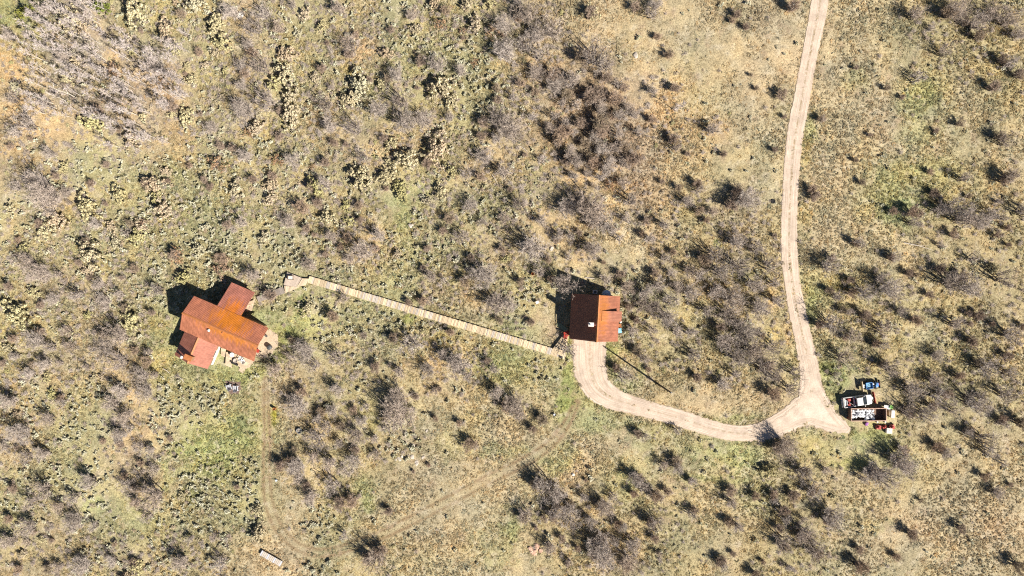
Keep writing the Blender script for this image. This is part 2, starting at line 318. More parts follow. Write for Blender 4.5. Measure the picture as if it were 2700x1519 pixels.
# patches of another ground colour: photo x, y, rx, ry, colour, strength
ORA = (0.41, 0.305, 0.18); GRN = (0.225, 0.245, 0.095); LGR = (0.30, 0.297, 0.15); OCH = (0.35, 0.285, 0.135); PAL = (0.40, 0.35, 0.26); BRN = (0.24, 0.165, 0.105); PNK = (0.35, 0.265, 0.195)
PATCH = [
 (60, 45, 35, 45, LGR, .9), (90, 150, 25, 90, OCH, .5), (95, 275, 28, 45, ORA, .7), (130, 340, 50, 30, ORA, .6), (290, 175, 30, 40, ORA, .8), (400, 205, 45, 35, ORA, .8), (455, 262, 30, 40, BRN, .7), (470, 350, 60, 40, ORA, .6),
 (420, 255, 30, 30, ORA, .6), (90, 420, 60, 30, ORA, .5), (250, 220, 40, 30, OCH, .6), (340, 300, 40, 40, ORA, .5), (465, 455, 40, 35, LGR, .6), (480, 430, 20, 20, ORA, .7),
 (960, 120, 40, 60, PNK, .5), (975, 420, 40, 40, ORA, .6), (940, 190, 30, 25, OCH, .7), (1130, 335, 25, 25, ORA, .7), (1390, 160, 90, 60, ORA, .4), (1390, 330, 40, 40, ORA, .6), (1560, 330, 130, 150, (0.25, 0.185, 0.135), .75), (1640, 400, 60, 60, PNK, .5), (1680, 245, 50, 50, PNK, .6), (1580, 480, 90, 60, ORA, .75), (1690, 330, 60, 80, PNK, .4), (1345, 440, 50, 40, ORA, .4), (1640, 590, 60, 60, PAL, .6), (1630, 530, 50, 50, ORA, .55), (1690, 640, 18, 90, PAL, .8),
 (1090, 520, 60, 40, LGR, .6), (1060, 550, 20, 60, LGR, .7), (980, 610, 40, 30, ORA, .6), (1120, 870, 70, 40, ORA, .75), (1160, 905, 50, 30, ORA, .6), (1170, 885, 40, 30, OCH, .6), (1080, 840, 20, 14, GRN, .9), (1200, 740, 30, 30, LGR, .4), (1290, 955, 60, 30, LGR, .7), (1340, 990, 60, 40, LGR, .6),
 (1500, 1000, 16, 120, GRN, .8), (1485, 1060, 18, 60, GRN, .8), (1498, 910, 10, 40, GRN, .9), (1620, 920, 30, 25, GRN, .95), (1615, 960, 20, 40, LGR, .9), (1640, 1020, 50, 20, LGR, .8), (1690, 990, 12, 40, LGR, .7), (1590, 1120, 140, 20, LGR, .5), (1700, 1160, 60, 40, LGR, .5),
 (2075, 300, 40, 20, OCH, .4), (2125, 400, 14, 60, OCH, .8), (2138, 330, 16, 40, LGR, .8), (2420, 260, 60, 50, LGR, .7), (2440, 350, 70, 40, LGR, .5), (2480, 450, 70, 40, OCH, .5), (2370, 460, 50, 40, OCH, .5), (2390, 560, 60, 40, LGR, .8), (2540, 500, 60, 60, OCH, .4), (2250, 210, 40, 30, LGR, .4),
 (2120, 560, 20, 60, OCH, .5), (2135, 800, 16, 60, LGR, .9), (2220, 745, 50, 30, OCH, .6), (2270, 830, 60, 40, ORA, .4), (2200, 990, 50, 30, LGR, .95), (2170, 970, 40, 20, GRN, .7), (2200, 1040, 30, 40, LGR, .8), (2290, 1150, 70, 30, GRN, .75), (2260, 1180, 100, 40, LGR, .5), (2240, 1225, 40, 14, GRN, .7), (2430, 860, 90, 50, PAL, .4),
 (1850, 690, 60, 60, ORA, .55), (1830, 740, 50, 40, ORA, .6), (1900, 640, 60, 40, ORA, .5), (1810, 560, 40, 40, OCH, .4), (1920, 760, 60, 60, ORA, .4), (1940, 820, 30, 40, PNK, .3), (2040, 800, 20, 80, ORA, .8), (2085, 870, 14, 60, ORA, .8), (1790, 860, 50, 30, OCH, .4), (2030, 880, 30, 30, OCH, .6), (1960, 730, 40, 20, GRN, .4), (1890, 640, 12, 10, GRN, .7),
 (1860, 1110, 70, 12, GRN, .5), (1970, 1100, 50, 10, GRN, .5), (1940, 1200, 90, 30, LGR, .7), (1900, 1262, 100, 12, GRN, .5), (2130, 1170, 40, 20, OCH, .6), (2100, 1340, 60, 30, ORA, .45), (2150, 1395, 60, 30, PNK, .5), (2140, 1330, 50, 15, PAL, .5), (2000, 1300, 60, 60, LGR, .4), (2330, 1385, 70, 20, LGR, .4),
 (1540, 1330, 70, 30, ORA, .4), (1520, 1345, 60, 40, ORA, .5), (1600, 1410, 60, 50, ORA, .5), (1640, 1460, 60, 50, PNK, .5), (1440, 1270, 60, 50, OCH, .4), (1470, 1230, 40, 20, LGR, .7), (1350, 1390, 30, 50, LGR, .8), (1310, 1440, 80, 60, LGR, .4), (1740, 1300, 50, 40, ORA, .4), (1480, 1195, 50, 30, LGR, .5),
 (1270, 1095, 40, 20, OCH, .4), (960, 1090, 40, 40, OCH, .8), (1000, 1110, 30, 30, OCH, .6), (970, 1330, 20, 30, GRN, .7), (960, 1280, 30, 30, LGR, .6), (1060, 1180, 70, 50, BRN, .5), (1200, 1180, 60, 40, LGR, .4), (1340, 1190, 80, 20, LGR, .5),
 (480, 1185, 45, 20, GRN, .95), (600, 1150, 90, 50, LGR, .9), (540, 1200, 100, 60, LGR, .7), (640, 1140, 40, 30, GRN, .5), (500, 1310, 35, 30, GRN, .6), (440, 1260, 20, 40, LGR, .8), (245, 1330, 30, 25, LGR, .8), (600, 1000, 90, 25, LGR, .9), (650, 985, 60, 30, GRN, .5), (580, 985, 60, 16, LGR, .8), (760, 880, 40, 40, GRN, .85), (735, 950, 30, 30, GRN, .8), (790, 790, 16, 50, GRN, .9), (800, 840, 20, 40, LGR, .9), (820, 870, 50, 50, LGR, .7), (700, 830, 30, 20, LGR, .8), (700, 750, 30, 20, LGR, .5), (560, 960, 30, 30, LGR, .8), (722, 1093, 12, 30, (0.25, 0.235, 0.02), .95), (360, 1100, 50, 80, ORA, .45), (350, 1150, 60, 30, ORA, .5), (310, 1200, 60, 50, PNK, .4), (40, 1040, 50, 40, ORA, .5), (370, 1010, 40, 20, ORA, .4), (120, 1350, 50, 40, ORA, .5), (100, 1470, 50, 30, ORA, .5), (370, 1290, 20, 30, ORA, .5), (820, 1260, 60, 40, ORA, .6), (760, 1240, 30, 30, ORA, .5), (860, 1100, 40, 30, OCH, .6), (850, 1130, 40, 60, ORA, .4),
 (320, 940, 60, 50, ORA, .4), (110, 870, 70, 40, ORA, .4), (240, 780, 50, 30, ORA, .3), (400, 860, 50, 30, OCH, .7), (420, 950, 50, 30, OCH, .6), (180, 560, 20, 50, OCH, .6), (270, 700, 40, 60, OCH, .5), (500, 560, 60, 40, LGR, .3), (660, 560, 40, 40, LGR, .4), (420, 600, 15, 40, OCH, .7), (40, 600, 30, 30, ORA, .5),
]
for c_ in 'myoSslO': GC[c_] = tuple(v_ * 1.13 for v_ in GC[c_])
CR = np.array([[GC[c] for c in r] for r in CODES], dtype=np.float32)

def ground_colour(px, py):
    """albedo of the ground at photo pixel positions (numpy arrays)"""
    wx = px + (fbm(px, py, 120, 21) - 0.5) * 110; wy = py + (fbm(px, py, 120, 31) - 0.5) * 110
    gx = np.clip(wx / 100 - 0.5, 0, 25.999); gy = np.clip(wy / 101.3 - 0.5, 0, 13.999)
    ix = gx.astype(int); iy = gy.astype(int); tx = (gx - ix)[..., None]; ty = (gy - iy)[..., None]
    c = (CR[iy, ix] * (1 - tx) + CR[iy, ix + 1] * tx) * (1 - ty) + (CR[iy + 1, ix] * (1 - tx) + CR[iy + 1, ix + 1] * tx) * ty
    n = fbm(px, py, 40, 41, 5) * .7 + fbm(px, py, 9, 43, 2) * .3
    for (x, y, rx, ry, col, st) in PATCH:
        d = np.sqrt(((px - x) / rx) ** 2 + ((py - y) / ry) ** 2)
        sel = d < 1.7
        if not sel.any(): continue
        w = np.clip((1.25 - d[sel] + (n[sel] - 0.5) * 2.6) / 0.8, 0, 1) * st * .85
        c[sel] = c[sel] * (1 - w[:, None]) + np.array(col) * w[:, None]
    # drifts of greener, browner and paler grass
    a = (fbm(px, py, 55, 51) - 0.5) * 2; b = (fbm(px, py, 26, 61) - 0.5) * 2; e = (fbm(px, py, 170, 71) - 0.5) * 2
    c = c * np.array((1.10, 1.095, 0.975)) * (1 + 0.25 * b + 0.22 * a)[..., None]
    c = c * np.stack([1 + 0.10 * a + 0.05 * e, 1 + 0 * a, 1 - 0.12 * a + 0.06 * e], -1)
    return np.clip(c, 0.02, 0.9)

# ------------------------------------------------------------------ roads: centre lines in photo pixels with widths
ROAD = [(2168, -60, 48), (2164, 0, 47), (2146, 90, 44), (2129, 175, 41), (2114, 262, 41), (2097, 349, 42), (2089, 420, 41), (2084, 506, 40), (2080, 590, 41), (2080, 650, 41), (2084, 715, 42), (2092, 770, 43), (2102, 820, 44), (2114, 875, 45), (2127, 930, 47), (2137, 985, 50), (2141, 1030, 58), (2138, 1060, 66)]
DRIVE = [(1556, 872, 86), (1554, 910, 86), (1553, 950, 83), (1555, 985, 82), (1564, 1018, 78), (1590, 1044, 64), (1634, 1058, 50), (1704, 1079, 44), (1800, 1104, 45), (1860, 1126, 43), (1910, 1140, 40), (1968, 1147, 40), (2020, 1135, 46), (2068, 1112, 56), (2108, 1085, 64), (2132, 1062, 60), (2140, 1040, 40)]
SPUR = [(2092, 1055, 46), (2120, 1074, 64), (2152, 1092, 66), (2185, 1115, 58), (2212, 1130, 44), (2232, 1138, 24)]
TRACK = [(700, 1000, 24), (702, 1060, 26), (704, 1130, 30), (703, 1200, 30), (702, 1270, 32), (708, 1340, 36), (735, 1402, 36), (790, 1452, 34), (860, 1464, 34), (940, 1436, 36), (1010, 1410, 36), (1100, 1365, 38), (1200, 1312, 38), (1290, 1262, 38), (1380, 1222, 38), (1440, 1185, 36), (1480, 1145, 34), (1505, 1100, 30), (1520, 1062, 26)]

def smooth_line(pts, step=14):
    P = np.array(pts, float); t = np.r_[0, np.cumsum(np.hypot(*np.diff(P[:, :2], axis=0).T))]
    n = int(t[-1] / step) + 2; tt = np.linspace(0, t[-1], n)
    out = np.stack([np.interp(tt, t, P[:, i]) for i in range(3)], 1)
    for _ in range(10):
        out[1:-1] = out[1:-1] * 0.5 + (out[:-2] + out[2:]) * 0.25
    return out
ROADL, DRIVEL, SPURL, TRACKL = [smooth_line(p) for p in (ROAD, DRIVE, SPUR, TRACK)]

def line_dist(px, py, L):
    """distance to the road's edge in photo pixels (negative inside)"""
    best = np.full(px.shape, 1e9)
    for i in range(len(L) - 1):
        a, b = L[i], L[i + 1]; d = b[:2] - a[:2]; q = (d ** 2).sum()
        t = np.clip(((px - a[0]) * d[0] + (py - a[1]) * d[1]) / q, 0, 1)
        w = a[2] * (1 - t) + b[2] * t
        best = np.minimum(best, np.hypot(px - a[0] - t * d[0], py - a[1] - t * d[1]) - w / 2)
    return best
def road_dist(px, py):
    return np.minimum(np.minimum(line_dist(px, py, ROADL), line_dist(px, py, DRIVEL)), np.minimum(line_dist(px, py, SPURL), line_dist(px, py, np.array([(2132, 960, 28), (2130, 1060, 70), (2090, 1100, 60)], float))))

# areas kept clear of plants (photo polygons on the ground)
CLEAR = [
 [(488, 870), (525, 775), (570, 800), (625, 740), (675, 765), (650, 825), (725, 860), (690, 945), (640, 975), (580, 960), (555, 975), (475, 935)],      # house and decks
 [(670, 860), (735, 870), (735, 930), (690, 940)],
 [(1500, 770), (1635, 775), (1632, 900), (1498, 898)],
 [(755, 722), (828, 735), (1462, 920), (1500, 865), (1502, 905), (1488, 950), (750, 775)][:0] or [(755, 715), (815, 728), (812, 752), (745, 782), (742, 765)],
 [(1452, 915), (1485, 870), (1508, 870), (1490, 950), (1460, 946)],
 [(2240, 985), (2345, 985), (2368, 1050), (2365, 1150), (2230, 1120), (2205, 1070)],
 [(595, 1008), (637, 1008), (637, 1040), (595, 1040)],
]
CLEAR = [p for p in CLEAR if p]
BW = [(818, 739, 20), (1470, 932, 22)]
def in_poly(x, y, poly):
    c = np.zeros(np.shape(x), bool); n = len(poly)
    for i in range(n):
        x1, y1 = poly[i]; x2, y2 = poly[(i + 1) % n]
        m = ((y1 > y) != (y2 > y)) & (x < (x2 - x1) * (y - y1) / ((y2 - y1) or 1e-9) + x1)
        c ^= m
    return c
def clear_mask(px, py, margin=0.0):
    m = road_dist(px, py) < margin
    for p in CLEAR: m |= in_poly(px, py, p)
    m |= line_dist(px, py, np.array(BW, float)) < margin - 2
    return m

# ------------------------------------------------------------------ ground
gx = np.arange(-108, 108.01, 0.36); gy = np.arange(-63, 63.01, 0.36)
X, Y = np.meshgrid(gx, gy)
X = X + (rng.random(X.shape) - 0.5) * 0.16; Y = Y + (rng.random(Y.shape) - 0.5) * 0.16
PX = X / S + 1350; PY = 759.5 - Y / S
rd = road_dist(PX, PY); tr = line_dist(PX, PY, TRACKL)
hum = (fbm(X, Y, .9, 5, 3) - 0.5) * 0.12 + (rng.random(X.shape) - 0.5) * 0.055 + (fbm(X, Y, 9, 15, 2) - 0.5) * 0.35
amp = np.clip(rd / 18, 0, 1) * np.clip(0.35 + tr / 30, 0.35, 1)
for p in CLEAR: amp = np.where(in_poly(PX, PY, p), 0.1, amp)
edge = np.minimum(np.minimum(108 - abs(X), 63 - abs(Y)) / 3, 1).clip(0, 1)
Z = (hum * amp - 0.12 * np.clip(1 - amp, 0, 1) * (rd < 18) * 0.25 - 0.02) * edge
gcol = ground_colour(PX, PY)
# wear along the two ruts of the farm track
wob = (fbm(PX, PY, 14, 77) - 0.5) * 8
cen = tr + 17.5
mid = np.exp(-((np.abs(cen) - 10 + wob * 0.4) / 4.2) ** 2)
wear = np.clip(mid * (0.55 + 0.9 * fbm(PX, PY, 60, 78)), 0, 1) * 0.95 * (tr < 12)
strip = np.clip((6 - tr) / 10, 0, 1) * 0.30
gcol = gcol * (1 - strip[..., None]) + np.array((0.30, 0.25, 0.15)) * strip[..., None]
gcol = gcol * (1 - wear[..., None]) + np.array((0.215, 0.15, 0.085)) * wear[..., None]
# narrow animal trails
for tl_, wd_ in (([(1166, 1211), (1214, 1225), (1263, 1232), (1320, 1243)], 3), ([(1690, 560), (1668, 640), (1645, 700), (1610, 735)], 9), ([(1640, 540), (1700, 470), (1712, 380), (1690, 300)], 7), ([(1900, 1262), (1980, 1258), (2060, 1262)], 4), ([(1770, 1090), (1850, 1120), (1960, 1118), (2040, 1095)], 3), ([(2540, 560), (2480, 620), (2470, 700), (2520, 780)], 5), ([(40, 0), (80, 120), (85, 240), (60, 330)], 14), ([(2330, 60), (2300, 200), (2330, 330), (2300, 480)], 4), ([(1860, 50), (1830, 160), (1850, 260), (1800, 400)], 4)):
    td_ = line_dist(PX, PY, smooth_line([(a_, b_, wd_) for a_, b_ in tl_])); wt_ = np.clip((3 - td_ + wob * .5) / 5, 0, 1)[..., None] * .55
    gcol = gcol * (1 - wt_) + np.array((0.37, 0.30, 0.20)) * wt_
# scattered bare soil and pale thatch
bs_ = fbm(PX, PY, 22, 131, 4); w_ = np.clip((bs_ - .60) * 6, 0, 1)[..., None] * .55; gcol = gcol * (1 - w_) + np.array((0.30, 0.215, 0.145)) * w_
bs_ = fbm(PX, PY, 17, 141, 4); w_ = np.clip((bs_ - .58) * 6, 0, 1)[..., None] * .5; gcol = gcol * (1 - w_) + np.array((0.46, 0.40, 0.29)) * w_
# bare tan verge beside the road
verge = np.clip(1 - rd / 14, 0, 1) * (rd > -10) * np.clip((fbm(PX, PY, 30, 88) - 0.35) * 3, 0, 1) * 0.5
gcol = gcol * (1 - verge[..., None]) + np.array((0.38, 0.27, 0.16)) * verge[..., None]
ny, nx = X.shape
verts = np.stack([X, Y, Z], -1).reshape(-1, 3)
idx = np.arange(nx * ny).reshape(ny, nx)
quads = np.stack([idx[:-1, :-1], idx[:-1, 1:], idx[1:, 1:], idx[1:, :-1]], -1).reshape(-1, 4)
# outer sheet out to the horizon
ring = []; B = 5000.0
xo = [-B, -600, -108, 108, 600, B]; yo = [-B, -400, -63, 63, 400, B]
ov = []; oi = {}
for j, yy in enumerate(yo):
    for i, xx in enumerate(xo):
        oi[(i, j)] = len(verts) + len(ov); ov.append((xx, yy, -0.03))
oq = [(oi[(i, j)], oi[(i + 1, j)], oi[(i + 1, j + 1)], oi[(i, j + 1)]) for j in range(5) for i in range(5) if not (i == 2 and j == 2)]
verts = np.concatenate([verts, np.array(ov)]); quads = np.concatenate([quads, np.array(oq)])
cols = np.concatenate([gcol.reshape(-1, 3), np.tile(np.array([[0.28, 0.24, 0.15]]), (len(ov), 1))])
def mesh_from_np(name, v, q, col=None, mat=None):
    me = bpy.data.meshes.new(name); k = q.shape[1]
    me.vertices.add(len(v)); me.vertices.foreach_set('co', v.astype(np.float32).ravel())
    me.loops.add(q.size); me.loops.foreach_set('vertex_index', q.astype(np.int32).ravel())
    me.polygons.add(len(q)); me.polygons.foreach_set('loop_start', np.arange(0, q.size, k, dtype=np.int32))
    me.update(calc_edges=True)
    if col is not None:
        a = me.color_attributes.new('tint', 'FLOAT_COLOR', 'POINT')
        a.data.foreach_set('color', np.concatenate([col, np.ones((len(col), 1))], 1).astype(np.float32).ravel())
    if mat: me.materials.append(mat)
    return me
m_ground, nt, b = nmat('dry meadow ground')
at = nt.nodes.new('ShaderNodeAttribute'); at.attribute_name = 'tint'
tc = nt.nodes.new('ShaderNodeTexCoord')
def nz_node(nt, tc, scale, detail=3, out='Object'):
    n = nt.nodes.new('ShaderNodeTexNoise'); n.inputs['Scale'].default_value = scale; n.inputs['Detail'].default_value = detail
    nt.links.new(tc.outputs[out], n.inputs['Vector']); return n
n1 = nz_node(nt, tc, 4.2, 4); n2 = nz_node(nt, tc, 11.0, 2)
mr1 = nt.nodes.new('ShaderNodeMapRange'); mr1.inputs['From Min'].default_value = 0.3; mr1.inputs['From Max'].default_value = 0.7; mr1.inputs['To Min'].default_value = 0.55; mr1.inputs['To Max'].default_value = 1.35
nt.links.new(n1.outputs[0], mr1.inputs[0])
mr2 = nt.nodes.new('ShaderNodeMapRange'); mr2.inputs['From Min'].default_value = 0.3; mr2.inputs['From Max'].default_value = 0.7; mr2.inputs['To Min'].default_value = 0.75; mr2.inputs['To Max'].default_value = 1.2
nt.links.new(n2.outputs[0], mr2.inputs[0])
mu = nt.nodes.new('ShaderNodeMath'); mu.operation = 'MULTIPLY'; nt.links.new(mr1.outputs[0], mu.inputs[0]); nt.links.new(mr2.outputs[0], mu.inputs[1])
mx = nt.nodes.new('ShaderNodeMix'); mx.data_type = 'RGBA'; mx.blend_type = 'MULTIPLY'; mx.inputs[0].default_value = 1
nt.links.new(at.outputs['Color'], mx.inputs[6]); nt.links.new(mu.outputs[0], mx.inputs[7]); nt.links.new(mx.outputs[2], b.inputs['Base Color'])
b.inputs['Roughness'].default_value = 0.95; b.inputs['Specular IOR Level'].default_value = 0.1
g_o = mesh_obj('ground', mesh_from_np('ground', verts, quads, cols, m_ground)); tag(g_o, 'dry brushy meadow ground of tan and green grass', None, kind='structure')

# ------------------------------------------------------------------ roads
def mat_road(name, edge_noise, grass_mid):
    m, nt, b = nmat(name); L = nt.links
    uv = nt.nodes.new('ShaderNodeAttribute'); uv.attribute_name = 'lane'
    sp = nt.nodes.new('ShaderNodeSeparateXYZ'); L.new(uv.outputs['Vector'], sp.inputs[0])
    tc = nt.nodes.new('ShaderNodeTexCoord')
    n1 = nz_node(nt, tc, 0.55, 5); n2 = nz_node(nt, tc, 4.0, 4)
    # long streaks left by wheels
    cmb = nt.nodes.new('ShaderNodeCombineXYZ'); ms = nt.nodes.new('ShaderNodeMath'); ms.operation = 'MULTIPLY'; ms.inputs[1].default_value = 7.0
    L.new(sp.outputs[0], ms.inputs[0]); L.new(ms.outputs[0], cmb.inputs[0])
    mv = nt.nodes.new('ShaderNodeMath'); mv.operation = 'MULTIPLY'; mv.inputs[1].default_value = 0.08; L.new(sp.outputs[1], mv.inputs[0]); L.new(mv.outputs[0], cmb.inputs[1])
    n3 = nt.nodes.new('ShaderNodeTexNoise'); n3.inputs['Scale'].default_value = 1.6; n3.inputs['Detail'].default_value = 4; L.new(cmb.outputs[0], n3.inputs['Vector'])
    cr = nt.nodes.new('ShaderNodeValToRGB'); L.new(n3.outputs[0], cr.inputs[0])
    cr.color_ramp.elements[0].position = 0.3; cr.color_ramp.elements[1].position = 0.7
    cr.color_ramp.elements[0].color = (0.42, 0.325, 0.24, 1); cr.color_ramp.elements[1].color = (0.60, 0.49, 0.395, 1)
    mr = nt.nodes.new('ShaderNodeMapRange'); mr.inputs['From Min'].default_value = 0.3; mr.inputs['From Max'].default_value = 0.7; mr.inputs['To Min'].default_value = 0.82; mr.inputs['To Max'].default_value = 1.12
    L.new(n1.outputs[0], mr.inputs[0])
    mr2 = nt.nodes.new('ShaderNodeMapRange'); mr2.inputs['From Min'].default_value = 0.3; mr2.inputs['From Max'].default_value = 0.7; mr2.inputs['To Min'].default_value = 0.86; mr2.inputs['To Max'].default_value = 1.1
    L.new(n2.outputs[0], mr2.inputs[0])
    mu = nt.nodes.new('ShaderNodeMath'); mu.operation = 'MULTIPLY'; L.new(mr.outputs[0], mu.inputs[0]); L.new(mr2.outputs[0], mu.inputs[1])
    mx = nt.nodes.new('ShaderNodeMix'); mx.data_type = 'RGBA'; mx.blend_type = 'MULTIPLY'; mx.inputs[0].default_value = 1
    L.new(cr.outputs[0], mx.inputs[6]); L.new(mu.outputs[0], mx.inputs[7]); col = mx.outputs[2]
    # crown between the ruts: browner, gravelly
    ab = nt.nodes.new('ShaderNodeMath'); ab.operation = 'ABSOLUTE'; L.new(sp.outputs[0], ab.inputs[0])
    mc = nt.nodes.new('ShaderNodeMapRange'); mc.inputs['From Min'].default_value = 0.02; mc.inputs['From Max'].default_value = 0.20; mc.inputs['To Min'].default_value = 1; mc.inputs['To Max'].default_value = 0
    L.new(ab.outputs[0], mc.inputs[0])
    nm = nz_node(nt, tc, 1.6, 4); mm = nt.nodes.new('ShaderNodeMapRange'); mm.inputs['From Min'].default_value = 0.42; mm.inputs['From Max'].default_value = 0.60
    L.new(nm.outputs[0], mm.inputs[0])
    mk = nt.nodes.new('ShaderNodeMath'); mk.operation = 'MULTIPLY'; L.new(mc.outputs[0], mk.inputs[0]); L.new(mm.outputs[0], mk.inputs[1])
    mk2 = nt.nodes.new('ShaderNodeMath'); mk2.operation = 'MULTIPLY'; mk2.inputs[1].default_value = grass_mid; L.new(mk.outputs[0], mk2.inputs[0])
    mx2 = nt.nodes.new('ShaderNodeMix'); mx2.data_type = 'RGBA'; mx2.inputs[7].default_value = (0.27, 0.20, 0.115, 1)
    L.new(mk2.outputs[0], mx2.inputs[0]); L.new(col, mx2.inputs[6])
    L.new(mx2.outputs[2], b.inputs['Base Color']); b.inputs['Roughness'].default_value = 0.95; b.inputs['Specular IOR Level'].default_value = 0.1
    # ragged edges where the grass creeps in
    ne = nz_node(nt, tc, 1.1, 6); ml = nt.nodes.new('ShaderNodeMath'); ml.operation = 'MULTIPLY_ADD'; ml.inputs[1].default_value = edge_noise
    L.new(ne.outputs[0], ml.inputs[0]); L.new(ab.outputs[0], ml.inputs[2])
    al = nt.nodes.new('ShaderNodeMapRange'); al.inputs['From Min'].default_value = 0.96 + edge_noise * 0.5; al.inputs['From Max'].default_value = 1.05 + edge_noise * 0.5; al.inputs['To Min'].default_value = 1; al.inputs['To Max'].default_value = 0
    L.new(ml.outputs[0], al.inputs[0])
    en = nt.nodes.new('ShaderNodeMapRange'); en.inputs['From Min'].default_value = -0.2; en.inputs['From Max'].default_value = 4.5   # fade at the open end
    L.new(sp.outputs[2], en.inputs[0])
    mm3 = nt.nodes.new('ShaderNodeMath'); mm3.operation = 'MULTIPLY'; L.new(al.outputs[0], mm3.inputs[0]); L.new(en.outputs[0], mm3.inputs[1])
    L.new(mm3.outputs[0], b.inputs['Alpha'])
    return m
def ribbon(name, L, z, mat, extra=1.22, nseg=12, fade=0.0):
    P = np.array([W(p[0], p[1])[:2] for p in L]); wid = L[:, 2] * S / 2 * extra * (1 + .10 * (fbm(L[:, 0], L[:, 1], 60, 171) - .5) * 2)
    T = np.gradient(P, axis=0); T /= np.linalg.norm(T, axis=1)[:, None]; N = np.stack([-T[:, 1], T[:, 0]], 1)
    dist = np.r_[0, np.cumsum(np.linalg.norm(np.diff(P, axis=0), axis=1))]
    vs = []; lane = []
    for i in range(len(P)):
        for k in range(nseg + 1):
            u = -1 + 2 * k / nseg; p = P[i] + N[i] * u * wid[i]
            vs.append((p[0], p[1], z)); lane.append((u * extra, dist[i], (dist[-1] - dist[i]) if fade else 9.0))
    n = nseg + 1
    q = np.array([(i * n + k, i * n + k + 1, (i + 1) * n + k + 1, (i + 1) * n + k) for i in range(len(P) - 1) for k in range(nseg)])[:, ::-1]
    me = mesh_from_np(name, np.array(vs), q, None, mat)
    a = me.attributes.new('lane', 'FLOAT_VECTOR', 'POINT'); a.data.foreach_set('vector', np.array(lane, np.float32).ravel())
    o = mesh_obj(name, me); o['kind'] = 'structure'; return o
M_road = mat_road('gravel road', 0.42, 0.9); M_drive = mat_road('gravel driveway', 0.42, 0.55); M_spur = mat_road('dirt turnout', 0.8, 0.2)
ribbon('road', ROADL, 0.030, M_road)['label'] = 'pale two-rut gravel road running down the right side'
ribbon('driveway', DRIVEL, 0.036, M_drive)['label'] = 'pale gravel driveway curving from the garage to the road'
FAN = [(2145, 935), (2153, 965), (2160, 1000), (2172, 1030), (2190, 1062), (2215, 1098), (2243, 1128), (2238, 1142), (2205, 1142), (2172, 1133), (2140, 1122), (2112, 1126), (2085, 1140), (2050, 1154), (1998, 1166), (1985, 1130), (2036, 1112), (2070, 1092), (2098, 1066), (2116, 1038), (2124, 1005), (2118, 960), (2112, 935)]
fx_, fy_ = np.meshgrid(np.arange(1960, 2280, 4.0), np.arange(905, 1180, 4.0))
sd_ = np.full(fx_.shape, 1e9)
for (a0, b0), (a1, b1) in zip(FAN, FAN[1:] + FAN[:1]):
    dx, dy = a1 - a0, b1 - b0; t_ = np.clip(((fx_ - a0) * dx + (fy_ - b0) * dy) / (dx * dx + dy * dy), 0, 1); sd_ = np.minimum(sd_, np.hypot(fx_ - a0 - t_ * dx, fy_ - b0 - t_ * dy))
sd_ = np.where(in_poly(fx_, fy_, FAN), sd_, -sd_); fu_ = np.clip(1 - sd_ / 30, .30, 1.9)
nyf, nxf = fx_.shape; idf = np.arange(nxf * nyf).reshape(nyf, nxf); qf = np.stack([idf[:-1, :-1], idf[1:, :-1], idf[1:, 1:], idf[:-1, 1:]], -1).reshape(-1, 4)
qf = qf[(sd_.ravel()[qf] > -16).any(1)]
mf = mesh_from_np('turnout', np.stack([(fx_ - 1350) * S, (759.5 - fy_) * S, np.full(fx_.shape, .044)], -1).reshape(-1, 3), qf, None, M_spur)
af = mf.attributes.new('lane', 'FLOAT_VECTOR', 'POINT'); af.data.foreach_set('vector', np.stack([fu_, fx_ * .05 + fy_ * .05, np.full(fx_.shape, 9.0)], -1).astype(np.float32).ravel())
of = mesh_obj('turnout', mf); of['kind'] = 'structure'; of['label'] = 'fan-shaped dirt turnout where driveway and road meet'

# ------------------------------------------------------------------ buildings
def ribbed(name, e0, e1, r1, r0, mat, parent, period=0.24, rib=0.022, thick=0.06):
    """ribbed sheet-metal slope: e0-e1 eave, r0-r1 ridge (local points)"""
    e0, e1, r0, r1 = map(Vector, (e0, e1, r0, r1))
    n = ((e1 - e0).cross(r0 - e0)).normalized()
    if n.z < 0: n = -n
    L = (e1 - e0).length; k = max(2, int(L / period)); ts = []
    for i in range(k):
        a = i / k; w = 1 / k
        ts += [(a, 0), (a + 0.55 * w, 0), (a + 0.65 * w, rib), (a + 0.90 * w, rib)]
    ts.append((1, 0))
    mb = MB(); vs = []
    for t, h in ts:
        vs.append(e0.lerp(e1, t) + n * h); vs.append(r0.lerp(r1, t) + n * h)
    fs = [(2 * i, 2 * i + 2, 2 * i + 3, 2 * i + 1) for i in range(len(ts) - 1)]
    nb = len(vs); vs += [e0 - n * thick, e1 - n * thick, r1 - n * thick, r0 - n * thick]
    q = 2 * (len(ts) - 1)
    fs += [(nb, nb + 3, nb + 2, nb + 1), (0, 1, nb + 3, nb), (q, nb + 1, nb + 2, q + 1)]
    fs.append(tuple([nb, nb + 1] + [2 * i for i in range(len(ts) - 1, -1, -1)]))
    fs.append(tuple([nb + 2, nb + 3] + [2 * i + 1 for i in range(len(ts))]))
    mb.add(vs, fs)
    return mb.obj(name, mat, parent)
def ridge_cap(p0, p1, mat, parent, w=0.22, drop=0.10, lift=0.075):
    p0, p1 = Vector(p0), Vector(p1); d = (p1 - p0).normalized(); s = d.cross(Vector((0, 0, 1))).normalized() * w
    up = Vector((0, 0, lift)); dn = Vector((0, 0, lift - drop))
    sec = lambda p: [p - s + dn, p + up, p + s + dn, p + s + dn - Vector((0, 0, .03)), p + up - Vector((0, 0, .05)), p - s + dn - Vector((0, 0, .03))]
    return MB().loft([sec(p0), sec(p1)]).obj('ridge_cap', mat, parent)
